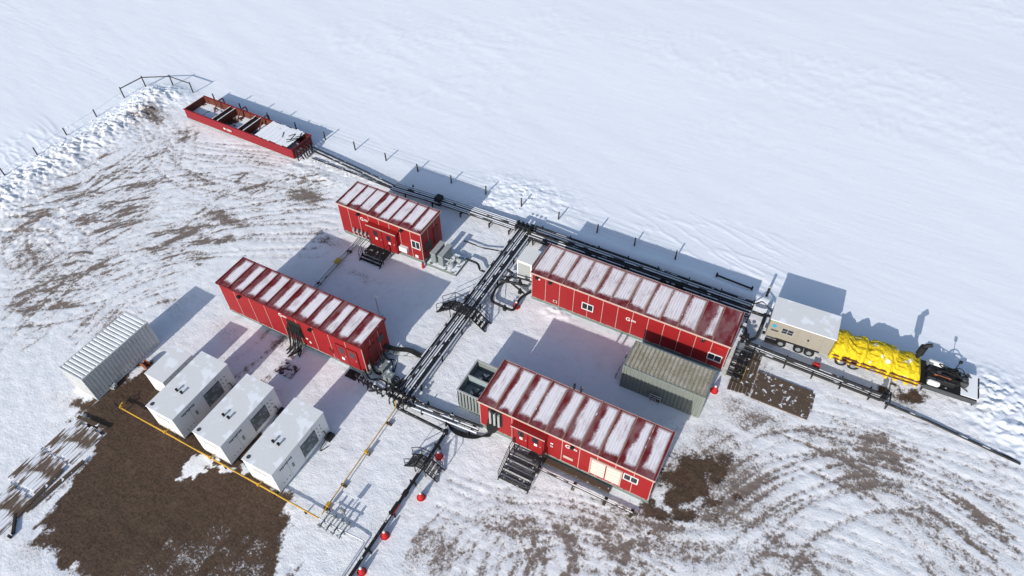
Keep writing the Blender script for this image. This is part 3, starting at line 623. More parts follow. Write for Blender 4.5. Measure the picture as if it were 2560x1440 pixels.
MB(yp.location).tube(elbow([(-37.1,10.5,.5),(-37.1,10.12,.42),(-19.3,10.2,.38)],.15),.05,8).build('pipe',M['yellow'],yp,smooth=True)
for x in (-36.8,-32,-27.2,-23,-20.4): MB(yp.location).bar((x,10.15,0),(x,10.15,.34),.09).build('support',M['woodpost'],yp)
for x in (-36.9,-32.6,-28.4,-24.2): MB(yp.location).tube([(x,10.13,.42),(x,10.45,.42)],.045,8).obox((x,10.13,.5),(.16,.16,.16)).build('branch_valve',M['yellow'],yp)
MB(yp.location).bar((-37.5,10.1,.4),(-36.9,10.1,.4),.1).bar((-37.3,10.1,.0),(-37.3,10.1,.8),.08).build('end_post',M['woodpost'],yp)
yq=thing('gas_pipe','thin yellow pipe running from the lower manifold towards the meter assembly','pipe',(-19.4,15,0))
MB(yq.location).tube(elbow([(-19.9,19.6,.7),(-19.6,19.2,.35),(-19.35,10.5,.33)],.2),.038,8).build('pipe',M['yellow'],yq,smooth=True)
for y in (18,15.4,12.8,11): MB(yq.location).bar((-19.6,y,.12),(-19.2,y,.12),.16).bar((-19.4,y,.12),(-19.4,y,.3),.07).build('support',M['wood'],yq)
MB(yq.location).obox((-19.4,15.4,.4),(.2,.24,.24)).build('valve',M['yellow'],yq); MB(yq.location).obox((-19.35,11.2,.4),(.22,.3,.26)).build('valve',M['yellow'],yq)
mt=thing('meter_assembly','grey pipe meter assembly joining the two yellow pipes','meter',(-17.8,10.3,0))
MB(mt.location).tube(elbow([(-19.3,10.2,.4),(-17.9,10.2,.4),(-15.9,10.35,.3),(-15.9,4,.3)],.2),.05,8).build('pipe',M['pipeg'],mt,smooth=True)
q=MB(mt.location)
for i,x in enumerate((-18.9,-18.4,-17.9,-17.4)): q.tube([(x,9.7,.5),(x,10.9,.5)],.055,8); q.obox((x,9.8,.6),(.18,.18,.26)); q.obox((x,10.7,.6),(.15,.18,.26)); q.bar((x,10.2,0),(x,10.2,.45),.06)
q.tube([(-19.1,9.8,.5),(-17.2,9.8,.5)],.04,8); q.tube([(-19.1,10.7,.5),(-17.2,10.7,.5)],.04,8); q.build('meter_loop',M['grey'],mt)
MB(mt.location).obox((-18.1,11.2,.9),(.3,.22,.4)).bar((-18.1,11.2,0),(-18.1,11.2,.7),.05).build('meter_head',M['grey'],mt)
ab=thing('ground_pipe','low pipe crossing from the shorter red shack to the cable-hung shack','pipe',(-32.4,27,0))
MB(ab.location).tube([(-32.5,32.3,.25),(-32.3,23.6,.25)],.07,8).build('pipe',M['pipeg'],ab,smooth=True); MB(ab.location).tube([(-32.2,32.3,.2),(-32.0,23.6,.2)],.05,8).build('pipe',M['pipe'],ab,smooth=True)
q=g(838,655); MB(ab.location).obox((-32.35,q.y,.3),(.36,.6,.14)).build('pipe_clamp',M['yel'],ab)
for y in (26.4,30.6): MB(ab.location).obox((-32.3,y,.12),(.5,.2,.12)).build('support',M['wood'],ab)
ap=thing('ground_pipe','black pipe from the cooler by the shorter red shack to the central run','pipe',(-21.5,34,0))
MB(ap.location).tube(elbow([(-22.6,34.2,.5),(-21.4,34.2,.5),(-20.9,33.6,.5),(-20.4,33.6,.5)],.3),.1,8).build('pipe',M['pipeb'],ap,smooth=True); MB(ap.location).tube(elbow([(-24,36.2,.3),(-22,36.2,.3),(-20.4,36.4,.5)],.3),.06,8).build('pipe',M['pipeb'],ap,smooth=True)
up=thing('black_pipe','black looped pipe on supports left of the longest red shack','pipe',(-17.5,31,0))
MB(up.location).tube(elbow([(-18.8,34.6,.6),(-18.0,34.4,.6),g(1240,718,.5),g(1226,752,.4),g(1283,778,.4),g(1300,745,.5),(-15.8,33.5,.7)],.35),.11,10).build('pipe',M['pipeb'],up,smooth=True)
for a,b,r_ in [((1250,700,.7),(1320,715,.7),.11),((1255,690,.9),(1325,700,.9),.07),((1275,705,.3),(1312,735,.3),.08)]: MB(up.location).tube([g(*a),g(*b)],r_,10).build('branch',M['pipeb'],up,smooth=True)
valves(up,[g(1268,700,.9),g(1300,708,.9),g(1300,730,.6),g(1262,772,.6)],M['black'],.2)
rr=thing('pipe_run','low double pipe run in front of the beige trailer','pipes',(5,36,0))
run_pipes(rr,[(.9,36.2,.4),(10.7,36.0,.4)],[(0,-.3,0,.11,M['pipeb']),(0,0,.02,.08,None),(0,.28,0,.1,M['pipeb'])],.1,M['pipe'])
for x in (2,4,6,8,10): support(rr,(x,36.1,0),.5,'y',.26)
valves(rr,[(10.8,35.75,.6),(10.9,36.1,.75),(1.0,36.1,.8),(.8,36.5,.8)],M['black'],.24)
MB(rr.location).bar((11.2,35.4,0),(11.2,35.4,.9),.08).bar((11.2,36.3,0),(11.2,36.3,.9),.08).bar((11.2,35.4,.9),(11.2,36.3,.9),.08).build('frame',M['black'],rr)
r2=thing('black_pipe','long black pipe running off to the lower right beyond the low pipe run','pipe',(15,35.5,0))
MB(r2.location).tube([(11.1,35.8,.2),(14,35.7,.12),(19.8,35.0,.10)],.09,8).build('pipe',M['pipeb'],r2,smooth=True)
MB(r2.location).tube([(11.1,36.0,.1),(19.6,35.2,.08)],.04,8).build('hose',M['pipe'],r2,smooth=True)
jp=thing('black_pipe','black bent pipe rising beside the left end of the beige trailer','pipe',(1.2,37.5,0))
MB(jp.location).tube(elbow([(.5,39.2,.9),(1.4,39.2,.9),(1.5,38.8,1.6),(1.5,37.4,1.6),(1.5,37.2,.4),(1.0,36.6,.5),(.3,36.8,.5)],.3),.13,10).build('pipe',M['pipeb'],jp,smooth=True)
MB(jp.location).tube(elbow([(-.2,37.6,.6),(.6,37.6,.6),(.6,36.2,.5)],.3),.12,10).build('branch',M['pipeb'],jp,smooth=True); MB(jp.location).tube(elbow([(.4,40.4,.5),(1.0,40.4,1.2),(1.9,39.6,1.2)],.3),.05,8).build('branch',M['pipeb'],jp,smooth=True)
# ------------------------------------------------------------ coolers
c1=thing('rooftop_cooler','grey open-topped cooler with two bays against the left end of the front red shack','cooler',(-15.75,21.45,0))
W1,D1,HH=2.05,2.85,2.3
q=MB(); 
q.corr((0,0,0),(1,0,0),W1,(0,-1,0),.45,HH,.25,.03); q.corr((0,D1,0),(0,-1,0),D1,(-1,0,0),.45,HH,.25,.03); q.box(W1-.05,W1,0,D1,.45,HH); q.box(0,W1-.05,D1-.04,D1,.45,HH)
q.box(0,W1-.05,.0,.04,.45,HH-.03); q.box(.0,.04,.04,D1-.04,.45,HH-.03); q.build('casing',M['grey'],c1)
MB().box(-.04,W1+.04,-.05,.06,HH,HH+.07).box(-.04,W1+.04,D1-.07,D1+.04,HH,HH+.07).box(-.04,.07,.061,D1-.071,HH,HH+.07).box(W1-.07,W1+.04,.061,D1-.071,HH,HH+.07).box(.071,W1-.071,D1/2-.05,D1/2+.05,HH-.05,HH+.05).build('rim',M['greyl'],c1)
B(.05,W1-.06,D1/2-.02,D1/2+.02,.6,HH-.06).build('divider',M['fabricbl'],c1)
B(.05,W1-.06,.05,D1-.05,1.25,1.3).build('fan_deck',M['fabricbl'],c1)
for k in (0,1):
    cx,cy=W1/2,.72+1.41*k; f=MB(); f.cyl((cx,cy,1.31),(cx,cy,1.42),.56,20); f.build('fan_ring',M['grey'],c1); f=MB()
    for j in range(5): f.obox((cx+.27*math.cos(j*1.256),cy+.27*math.sin(j*1.256),1.47),(.5,.15,.02),rz=j*1.256,rx=.4)
    f.cyl((cx,cy,1.42),(cx,cy,1.55),.1,10); f.build('fan',M['darkgrey'],c1)
for a in (.1,D1-.3): MB().box(-.05,W1,a,a+.2,0,.449).build('skid_beam',M['greyskid'],c1)
c2=thing('cooler_unit','light grey twin cooler on a skid at the right end of the shorter red shack','cooler',(-25.45,32.4,0))
MB().box(0,2.9,.0,.2,0,.3).box(0,2.9,1.9,2.1,0,.3).box(0,2.9,.201,1.899,.2,.3).box(2.7,2.9,.2,1.9,0,.198).build('skid',M['greyskid'],c2)
for k in range(2):
    x=.35+k*.72; o=MB().box(x,x+.42,.25,1.85,.3,1.4).build('cooler_core',M['grey'],c2,bevel=.02)
    f=MB()
    for j in range(11): f.box(x+.422,x+.45,.3+j*.138,.37+j*.138,.42,1.3)
    f.build('fin',M['greyl'],o); B(x-.03,x+.45,.2,1.9,1.402,1.46).build('cap',M['greyl'],o)
MB().cyl((2.2,.5,.3),(2.2,.5,.8),.18,12).tube(elbow([(2.2,.5,.79),(2.2,.5,1.1),(1.6,.5,1.1)],.2),.06,8).build('pump',M['greyl'],c2,smooth=True); MB().cyl((2.1,1.3,.55),(2.7,1.3,.55),.2,12).box(2.0,2.6,1.0,1.55,.301,.4).build('motor',M['greyl'],c2)
eb=thing('fire_extinguisher','small red extinguisher standing between the shorter red shack and its cooler','extinguisher',(-25.55,32.0,0)); MB().tube([(0,0,0),(0,0,.5),(0,0,.6)],[.11,.11,.05],12).build('bottle',M['cone'],eb,smooth=True); MB().box(-.05,.09,-.03,.03,.6,.68).build('valve',M['black'],eb)
wb=thing('white_cabinet','white cabinet between the central pipes and the left end of the longest red shack','cabinet',(-17.9,34.6,0))
B(0,1.35,0,1.7,.25,2.2).build('body',M['whited'],wb,bevel=.02); B(.1,1.2,-.02,-.002,.4,2.0).build('door',M['greyl'],wb); MB().box(0,1.35,.1,.25,0,.25).box(0,1.35,1.4,1.55,0,.25).build('skid',M['black'],wb)
B(-.03,1.38,-.03,1.73,2.202,2.26).build('roof',M['white'],wb)
# ------------------------------------------------------------ white boxes
def module(label,x,y,w,d,h,small=False):
    t=thing('equipment_box',label,'equipment box',(x,y,0))
    MB().box(0,w,.1,.25,0,.12).box(0,w,d-.25,d-.1,0,.12).build('skid',M['darkgrey'],t)
    B(0,w,0,d,.12,h-.06).build('body',M['whited'],t,bevel=.015)
    B(-.03,w+.03,-.03,d+.03,h-.058,h).build('roof',M['whited'],t,bevel=.01)
    sm=MB()
    for k in range(1,4): sm.box(w+.001,w+.008,d*k/4-.012,d*k/4+.012,.2,h-.12)
    for k in (1,2): sm.box(w*k/3-.01,w*k/3+.01,-.008,-.001,.2,h-.12)
    sm.build('panel_seam',M['greyl'],t)
    if not small:
        yy=d*.36
        for xx in (w*.42,w*.60):
            MB().cyl((xx,yy,h+.002),(xx,yy,h+.2),.07,10).cyl((xx,yy,h+.199),(xx,yy,h+.24),.1,10).build('roof_vent',M['dark'],t)
        MB().cyl((w*.12,d*.06,h+.002),(w*.12,d*.06,h+.02),.14,16).build('roof_port',M['darkgrey'],t)
        l=B(w+.002,w+.03,d*.50,d*.78,.55,1.95).build('louvre',M['darkgrey'],t)
        f=MB()
        for j in range(12): f.box(w+.031,w+.05,d*.5+.03,d*.78-.03,.6+j*.11,.64+j*.11)
        f.build('slat',M['grey'],l)
        q=MB(); 
        for j in range(9): q.box(w+.002,w+.02,d*.12+j*.13,d*.12+.08+j*.13,h-.55-(j%3)*.04,h-.42)
        q.build('lettering',M['darkgrey'],t)
        q=MB()
        for j in range(3):
            for k in range(2): q.cyl((w+.002,d*.82+.3*k,.9+j*.45),(w+.03,d*.82+.3*k,.9+j*.45),.04,8)
        for j in range(3): q.cyl((w+.002,d*.1+.28*j,.6),(w+.03,d*.1+.28*j,.6),.035,8)
        q.build('cable_port',M['dark'],t)
        B(w+.002,w+.04,d*.3,d*.33,1.0,1.4).build('door_handle',M['grey'],t)
        MB().box(w*.3,w*.75,-.02,-.002,h-.75,h-.62).build('lettering',M['greyl'],t)
        MB().tube(smooth_path([(w+.02,d*.9,.9),(w+.25,d*.88,.5),(w+.3,d*.7,.06),(w+.6,d*.8,.05)],5),.035,6).build('hose',M['rubber'],t); MB().box(w+.08,w+.5,d*.86,d*.98,.02,.28).build('foot_box',M['rubber'],t)
    else:
        q=MB(); 
        for j in range(6): q.box(w+.002,w+.02,.5+j*.13,.58+j*.13,h-.7,h-.56)
        q.build('lettering',M['darkgrey'],t)
    return t
module('smallest white box, beside the white shipping container',-36.2,12.5,1.75,2.75,2.15,True)
module('white box with dark side louvre beside the smallest box, left of the three large ones',-33.68,10.5,2.42,5.15,2.55)
module('middle one of the three large white boxes with dark side louvres',-29.42,10.5,2.42,5.15,2.55)
module('right-hand one of the three large white boxes, nearest the meter assembly',-25.15,10.5,2.42,5.15,2.55)
def container(name,label,loc,L,W,h,side,top,along='x'):
    t=thing(name,label,'shipping container',loc,0); q=MB(); k=.06
    q.corr((k,k,0),(1,0,0),L-2*k,(0,-1,0),.16,h-.1,.28,.055); q.corr((L-k,W-k,0),(-1,0,0),L-2*k,(0,1,0),.16,h-.1,.28,.055)
    q.corr((L-k,k,0),(0,1,0),W-2*k,(1,0,0),.16,h-.1,.28,.055); q.corr((k,W-k,0),(0,-1,0),W-2*k,(-1,0,0),.16,h-.1,.28,.055); q.build('wall',side,t)
    q=MB(); 
    for a in (0,L-.12):
        for b in (0,W-.12): q.box(a,a+.12,b,b+.12,0,h-.01)
    for b in (0,W-.08): q.box(.121,L-.121,b,b+.08,h-.12,h-.02).box(.121,L-.121,b,b+.08,.02,.18)
    for a in (0,L-.08): q.box(a,a+.08,.121,W-.121,h-.12,h-.02).box(a,a+.08,.121,W-.121,.02,.18)
    q.build('frame',side,t); D_=L if along=='x' else W; n=int(D_/.3); pt=(D_-.16)/n; vs=[];xs=[]
    for i in range(n): b=.08+i*pt; xs+=[(b,0),(b+pt*.3,0),(b+pt*.42,1),(b+pt*.88,1)]
    xs.append((D_-.08,0))
    for a,o_ in xs:
        z_=h-.06+.045*o_; vs+= [(a,.08,z_),(a,W-.08,z_)] if along=='x' else [(L-.08,a,z_),(.08,a,z_)]
    MB().add(vs,[(2*i,2*i+2,2*i+3,2*i+1) for i in range(len(xs)-1)]).build('roof',top,t)
    return t
container('shipping_container','white corrugated shipping container at the far left of the white boxes',(-41.6,9.9,0),2.35,5.9,2.6,M['whitec'],M['whited'],'y')
tc=container('shipping_container','grey shipping container with weathered tan roof in front of the longest red shack',(-6.3,28.5,0),5.98,2.5,2.62,M['tancont'],M['tanroof'])
MB().bar((-.5,.5,.3),(-.5,2.6,.3),.06).bar((-.5,.5,0),(-.5,.5,.6),.06).bar((-.5,2.6,0),(-.5,2.6,.6),.06).bar((-.5,2.6,.3),(0,2.45,.3),.06).build('side_rail',M['grey'],tc)
sg=thing('muster_sign','small sign reading MUSTER AREA 1 against the grey shipping container','sign',(-3.55,28.3,0))
B(-.42,.42,-.05,-.02,.25,.95).build('board',M['white'],sg); B(-.38,.38,-.06,-.051,.29,.91).build('face',M['dark'],sg)
text_obj('MUSTER',.2,M['white'],sg,(-.36,-.065,.66),(math.pi/2,0,0),'lettering',.003); text_obj('AREA 1',.2,M['white'],sg,(-.34,-.065,.40),(math.pi/2,0,0),'lettering',.003)
for a in (-.3,.3): MB().bar((a,-.003,0),(a,-.003,.8),.03).build('post',M['greyl'],sg)
# ------------------------------------------------------------ open tank
tk=thing('open_tank','long open-topped red tank with snow inside and planks on its right end','tank',(-59.8,38.95,0),math.radians(-1.55))
L,W,h=14.9,2.8,1.35; zb=.25
q=MB().box(0,L,0,.08,zb,h).box(0,L,W-.08,W,zb,h).box(0,.08,.081,W-.081,zb,h).box(L-.08,L,.081,W-.081,zb,h); 
q.box(-.05,L+.05,-.07,-.003,h-.12,h+.02).box(-.05,L+.05,W+.003,W+.07,h-.12,h+.02); q.build('hull',M['redtank'],tk)
q=MB().box(.081,L-.081,W-.1,W-.082,zb,h-.02).box(.082,.1,.09,W-.102,zb,h-.02).box(.1,L-.081,.082,.1,zb,h-.02); 
for k in range(14): q.box(.6+k*1.02,.68+k*1.02,W-.16,W-.102,zb,h-.03)
q.build('inner_lining',M['rust'],tk)
vs=[];fs=[];nX,nY=60,12
for i in range(nX+1):
    for j in range(nY+1):
        xx=.1+(L-.2)*i/nX; yy=.1+(W-.2)*j/nY; vs.append((xx,yy,.50+.16*float(fbm(np.array(xx*.8),np.array(yy*.8),3,70))))
for i in range(nX):
    for j in range(nY): a=i*(nY+1)+j; fs.append((a,a+nY+1,a+nY+2,a+1))
MB().add(vs,fs).build('floor',paint('snowy_tank_floor',(.09,.035,.022),.8,snow=.66,sc=.9,dirt=.3),tk,smooth=True)
for xx in (4.0,7.6):
    o=MB().box(xx,xx+.12,.1,W-.1,.4,h).box(xx+.65,xx+.77,.1,W-.1,.4,h).build('divider',M['rust'],tk)
    B(xx+.125,xx+.645,.12,W-.12,h-.22,h-.17).build('walkway',M['dark'],o); MB().box(xx-.0,xx+.06,.1,W-.1,h+.002,h+.03).box(xx+.69,xx+.77,.1,W-.1,h+.002,h+.03).build('snow_cap',M['snow'],o)
for xx in (2.6,5.9,9.0):
    MB().tube(elbow([(xx,W+.35,.2),(xx,W+.35,h+.35),(xx,W-.5,h+.35),(xx-.3,W-1.0,.6)],.25),.07,8).build('fill_pipe',M['rust'],tk,smooth=True)
for k in range(15):
    xx=10.1+k*.285; MB().obox((xx,W/2+random.uniform(-.05,.05),h+.06+.006*(k%2)),(.278,2.75+random.uniform(-.15,.15),.05),rz=random.uniform(-.012,.012)).build('plank',M['plank'],tk)
for k in range(9): MB().obox((12.5+random.random()*1.9,random.uniform(.3,2.3),h+.12),(.05,random.uniform(.4,1.3),.05),rz=random.uniform(-1,1)).build('loose_bar',M['rubber'],tk)
text_obj('GERI',.34,M['white'],tk,(6.0,-.09,.70),(math.pi/2,0,0),'lettering'); B(5.6,5.85,-.09,-.075,.72,.92).build('logo_mark',M['white'],tk)
text_obj('GERI',.4,M['white'],tk,(L+.01,.5,.65),(math.pi/2,0,math.pi/2),'lettering')
MB().box(.2,L-.2,.3,.5,0,.248).box(.2,L-.2,W-.5,W-.3,0,.248).build('skid',M['rust'],tk)
for k in range(5): MB().tube(elbow([(L-.01,.4+.4*k,.9),(L+.5,.4+.4*k,.9),(L+.8,.5+.3*k,.2)],.2),.07,8).build('outlet_pipe',M['pipeb'],tk,smooth=True)
MB().bar((L+.3,.2,0),(L+.3,.2,1.5),.08).bar((L+.3,2.3,0),(L+.3,2.3,1.5),.08).bar((L+.3,.2,1.45),(L+.3,2.3,1.45),.08).build('outlet_frame',M['rubber'],tk)
# ------------------------------------------------------------ fences
def post(parent,x,y,h=1.25,lean=0,off=(0,0,0)):
    z=gz(x,y); r=.07; return MB(off).tube([(x,y,z-.3),(x+lean,y,z+h)],[r,r*.9],8).build('post',M['woodpost'],parent)
fn=thing('wire_fence','wire fence with short dark posts behind the back pipe run','fence',(-30,42.75,0))
fx=[-59.6+3.79*k for k in range(13)]+[g(1587,612)[0],g(1687,650)[0]]
for x in fx: post(fn,x,42.8,.95+random.uniform(-.08,.12),random.uniform(-.08,.08),fn.location)
for zz in (.4,.65,.88): MB(fn.location).tube([(x,42.8,gz(x,42.8)+zz+random.uniform(-.02,.02)) for x in fx],.007,4).build('wire',M['darkgrey'],fn)
fl=thing('wire_fence','sparse row of short posts beyond the ploughed snow bank on the left','fence',(-69,30,0))
lp=[(312,246),(242,293),(168,340),(96,391),(15,443)]; lp=[g(u_,v_,.0) for u_,v_ in lp]
for p in lp[1:]: post(fl,p.x,p.y,.9,.03,fl.location)
MB(fl.location).tube([(p.x,p.y,gz(p.x,p.y)+.7) for p in lp],.007,4).build('wire',M['darkgrey'],fl)
rf=thing('rail_fence','wooden rail brace fence at the corner beyond the open red tank','fence',(-67,42,0))
cp=[g(312,246),g(366,220),g(434,216),g(484,234)]
for p in cp: post(rf,p.x,p.y,1.3,0,rf.location)
for a,b in zip(cp,cp[1:]): MB(rf.location).tube([(a.x,a.y,gz(a.x,a.y)+1.15),(b.x,b.y,gz(b.x,b.y)+1.15)],.055,6).build('rail',M['woodpost'],rf)
bb=thing('barrier_pole','low dark horizontal pole on two stubs in the open snow near the beige trailer','barrier',(0,41.5,0))
a=g(1792,688,.3); b=g(1880,722,.3); o_=Vector((0,41.5,0)); MB(o_).tube([a,b],.08,8).build('pole',M['woodpost'],bb)
for p in (a,b): MB(o_).tube([(p.x,p.y,-.1),(p.x,p.y,.55)],.08,8).build('stub',M['woodpost'],bb)
pp=thing('post','lone dark post standing left of the beige trailer','post',g(1914,745)); MB().tube([(0,0,-.2),(0,0,1.3)],.1,8).build('shaft',M['black'],pp); MB().obox((0,0,1.35),(.2,.2,.1)).build('cap',M['greyl'],pp)
# ------------------------------------------------------------ cones
c0=None
for lab,(u_,v_) in [('red cone at the corner of the looped black pipe',(1291,768)),('red cone by the right end of the grey shipping container',(1785,978)),('red cone beside the smaller crossover stairs',(1098,1142)),
  ('red cone next in line below the smaller crossover stairs',(1053,1244)),('red cone beside the lower part of the black pipe, between two others',(963,1340)),('red cone at the bottom edge beside the black pipe',(905,1430))]:
    p=g(u_,v_); 
    if c0 is None:
        c0=thing('traffic_cone',lab,'cone',(p.x,p.y,.02),0,'red cones')
        MB().tube([(0,0,.02),(0,0,.45),(0,0,.58)],[.24,.14,.09],16).build('body',M['cone'],c0,smooth=True); MB().tube([(0,0,.581),(0,0,.68)],[.09,.05],12).build('tip',M['white'],c0,smooth=True); MB().tube([(0,0,0),(0,0,.04)],[.29,.29],16).build('base',M['cone'],c0)
    else:
        c=copy_tree(c0); c.location=(p.x,p.y,.02); c['label']=lab
# ------------------------------------------------------------ mats
def mat_(label,x0,x1,y0,y1,z=.1,along='y',rz=0,pl=.24,matl=None,batten=True):
    t=thing('timber_mat',label,'timber mat',((x0+x1)/2,(y0+y1)/2,0),rz); q=MB(); w=(x1-x0)/2; d=(y1-y0)/2; n=int((2*w if along=='y' else 2*d)/pl)
    for i in range(n):
        e=random.uniform(-.12,.12); zz=z+random.uniform(-.015,.015)
        if along=='y': a=-w+2*w*i/n; q.box(a+.012,a+2*w/n-.012,-d+e,d+e,0,zz)
        else: a=-d+2*d*i/n; q.box(-w+e,w+e,a+.012,a+2*d/n-.012,0,zz)
    q.build('plank',matl or M['wood'],t)
    if batten:
        q=MB(); 
        if along=='y': q.box(-w+.02,w-.02,-d*.7,-d*.7+.1,z+.016,z+.04).box(-w+.02,w-.02,d*.7-.1,d*.7,z+.016,z+.04)
        else: q.box(-w*.7,-w*.7+.1,-d+.02,d-.02,z+.016,z+.04).box(w*.7-.1,w*.7,-d+.02,d-.02,z+.016,z+.04)
        q.build('batten',matl or M['wood'],t)
    return t
woodR=paint('dark_timber_dusted',(.115,.08,.058),.85,var=.4,dirt=.4,dirtcol=(.05,.036,.026),sc=3.5,snow=.27,bump=.01)
mat_('dark timber mat at the foot of the platform steps with yellow stringers',.75,2.35,32.0,35.9,matl=M['wood'])
mat_('snow-dusted timber mat beside the low double pipe run',2.5,6.5,31.9,34.5,along='x',matl=woodR)
mat_('timber mat at the edge of the bare brown earth, nearest the white shipping container',-39.4,-36.6,5.6,8.1,z=.09,matl=M['snowwood'],batten=False)
mat_('snow-covered timber mat in the middle of the left row',-39.6,-36.9,3.0,5.4,z=.09,matl=M['snowwood'],batten=False)
mat_('timber mat at the lower left corner of the bare earth',-39.2,-36.5,.2,2.7,z=.09,matl=M['snowwood'],batten=False)
for lab,(x,y,L_,rz) in {'long loose brown plank along the left edge of the bare earth':(-36.2,4.0,4.2,1.5),'second loose brown plank, just left of the long one':(-36.7,3.2,3.6,1.62),'loose plank end lying across the upper timber mat':(-38.0,8.4,2.6,.1)}.items():
    t=thing('loose_plank',lab,'plank',(x,y,.11),rz); MB().box(-L_/2,L_/2,-.13,.13,0,.07).build('board',M['wood'],t)
bm=thing('timber_beam','dark square timber beam lying at the lower left edge','beam',g(42,1330)); a=g(42,1290)-g(42,1330); MB().bar((0,-.2,.12),(a.x*1.1,a.y*1.1,.12),.16).build('timber',M['woodpost'],bm); MB().bar((0,-.4,.3),(0,-.4,-.1),.16).build('end_stub',M['woodpost'],bm)
gratem=paint('snow_filled_grate',(.10,.06,.06),.8,var=.4,snow=.5,sc=3)
for lab,(u_,v_,w_,d_) in [('flat metal grate half filled with snow in front of the cable-hung red shack',(718,925,1.5,1.0)),('black mat below the door of the cable-hung red shack',(882,938,.9,.6))]:
    p=g(u_,v_); t=thing('floor_grate',lab,'grate',(p.x,p.y,.03)); q=MB()
    for i in range(int(w_/.1)): q.box(-w_/2+i*.1,-w_/2+i*.1+.06,-d_/2,d_/2,0,.05)
    q.build('slat',gratem if w_>1 else M['black'],t); MB().box(-w_/2-.04,w_/2+.04,-d_/2-.05,-d_/2-.003,0,.06).box(-w_/2-.04,w_/2+.04,d_/2+.003,d_/2+.05,0,.06).box(-w_/2-.04,-w_/2-.003,-d_/2,d_/2,0,.06).box(w_/2+.003,w_/2+.04,-d_/2,d_/2,0,.06).build('frame',gratem if w_>1 else M['black'],t)
p=g(951,797); ms=thing('instrument_mast','thin grey instrument mast behind the cable-hung red shack','mast',(p.x,p.y,0)); MB().tube([(0,0,0),(0,0,2.6)],.035,8).build('pole',M['greyl'],ms); MB().obox((.0,.05,2.55),(.35,.2,.1),rx=.4).build('head',M['white'],ms); MB().bar((-.4,0,.05),(.4,0,.05),.06).bar((0,-.4,.05),(0,.4,.05),.06).build('foot',M['greyl'],ms)
p=g(368,918); sp=thing('cable_spool','rusty orange spool between the white shipping container and the smallest white box','spool',(p.x,p.y,0))
for a in (-.2,.14): MB().cyl((0,a,.35),(0,a+.06,.35),.35,16).build('flange',M['orange'],sp)
MB().cyl((0,-.14,.35),(0,.14,.35),.2,12).build('drum',M['rust'],sp)
p=g(282,968); db=thing('crate','small grey metal crate on the bare earth beside the white shipping container','crate',(p.x,p.y,0),.3); MB().box(-.3,.3,-.2,.2,0,.25).build('body',M['greyl'],db,bevel=.02); MB().box(-.32,.32,-.22,.22,.252,.3).build('lid',M['grey'],db)
# ------------------------------------------------------------ trailer
tr=thing('utility_trailer','beige enclosed trailer with snowy roof and one dark window','trailer',(1.95,37.5,0),math.radians(2.3))
L,W,h=4.65,2.4,2.65
B(0,L,0,W,.75,h-.06).build('wall',M['trailer'],tr,bevel=.03)
B(-.05,L+.05,-.05,W+.05,h-.058,h+.02).build('roof',M['whited'],tr,bevel=.02)
MB().box(-.2,L+.3,.2,.35,.55,.748).box(-.2,L+.3,W-.35,W-.2,.55,.748).bar((L+.3,W/2,.6),(L+1.1,W/2,.6),.12).build('chassis',M['black'],tr)
f=MB().box(.95,1.85,-.03,-.003,1.55,2.15).build('window',M['greyl'],tr); B(1.0,1.8,-.04,-.031,1.6,2.1).build('pane',M['glass'],f)
MB().box(1.38,1.42,-.05,-.041,1.6,2.1).box(1.0,1.8,-.05,-.041,1.83,1.86).build('mullion',M['greyl'],tr)
q=MB()
for a in (2.15,3.0,3.9): q.box(a,a+.02,-.02,-.003,.8,h-.1)
for a in (.8,1.7): q.box(L+.003,L+.02,a,a+.02,.8,h-.1)
q.build('panel_seam',M['grey'],tr); B(2.9,3.02,-.06,-.021,1.6,1.75).build('door_latch',M['black'],tr)
B(.25,.55,-.02,-.003,1.9,2.2).build('sticker',M['bluep'],tr); B(.25,.8,-.02,-.003,1.5,1.65).build('sticker',M['darkgrey'],tr)
B(0.1,1.0,-.45,-.05,.45,.6).build('door_step',M['black'],tr)
def wheel(parent,x,y,r=.38,w=.24):
    o=MB().cyl((x,y,r),(x,y+w,r),r,20).build('wheel',M['rubber'],parent,smooth=True); MB().cyl((x,y-.02,r),(x,y+.02,r),r*.5,14).build('rim',M['grey'],o,smooth=True)
for x in (1.3,2.6,3.4):
    wheel(tr,x,-.05); wheel(tr,x,W-.3)
MB().box(.8,4.0,-.10,.15,.78,.84).build('fender',M['black'],tr)
p=g(2040,912); gc=thing('fuel_can','small red fuel can by the rear wheels of the beige trailer','can',(p.x,p.y-.2,0)); MB().box(-.25,.25,-.15,.15,0,.4).build('body',M['cone'],gc,bevel=.04); MB().cyl((.1,0,.4),(.1,0,.48),.05,8).build('cap',M['black'],gc)
fb=thing('pump_trailer','flatbed pump trailer with tanks and exhaust at its right end','trailer',(6.8,37.85,0),math.radians(2.6))
B(0,9.8,.15,2.25,.75,.9).build('deck',M['black'],fb)
MB().box(0,9.6,.2,.35,.5,.748).box(0,9.6,2.05,2.2,.5,.748).box(0,9.6,-.0,.08,.82,.92).build('chassis',M['black'],fb)
for x in (.8,1.7): wheel(fb,x,-.05,.42); wheel(fb,x,2.1,.42)
for k in range(12): MB().bar((.2+k*.5,.05,.9),(.2+k*.5,.05,1.05),.05).build('side_stake',M['rust'],fb)
MB().tube([(0,-.06,.95),(6.2,-.06,.95)],.06,8).build('side_pipe',M['rust'],fb,smooth=True); MB().tube([(0.2,-.2,.75),(6,-.2,.75)],.05,8).build('side_pipe',M['rust'],fb,smooth=True)
B(6.4,8.3,.4,1.6,.9,1.35).build('engine',M['black'],fb,bevel=.06)
MB().cyl((6.8,.75,1.42),(7.9,.75,1.42),.07,10).build('manifold',M['orange'],fb,smooth=True)
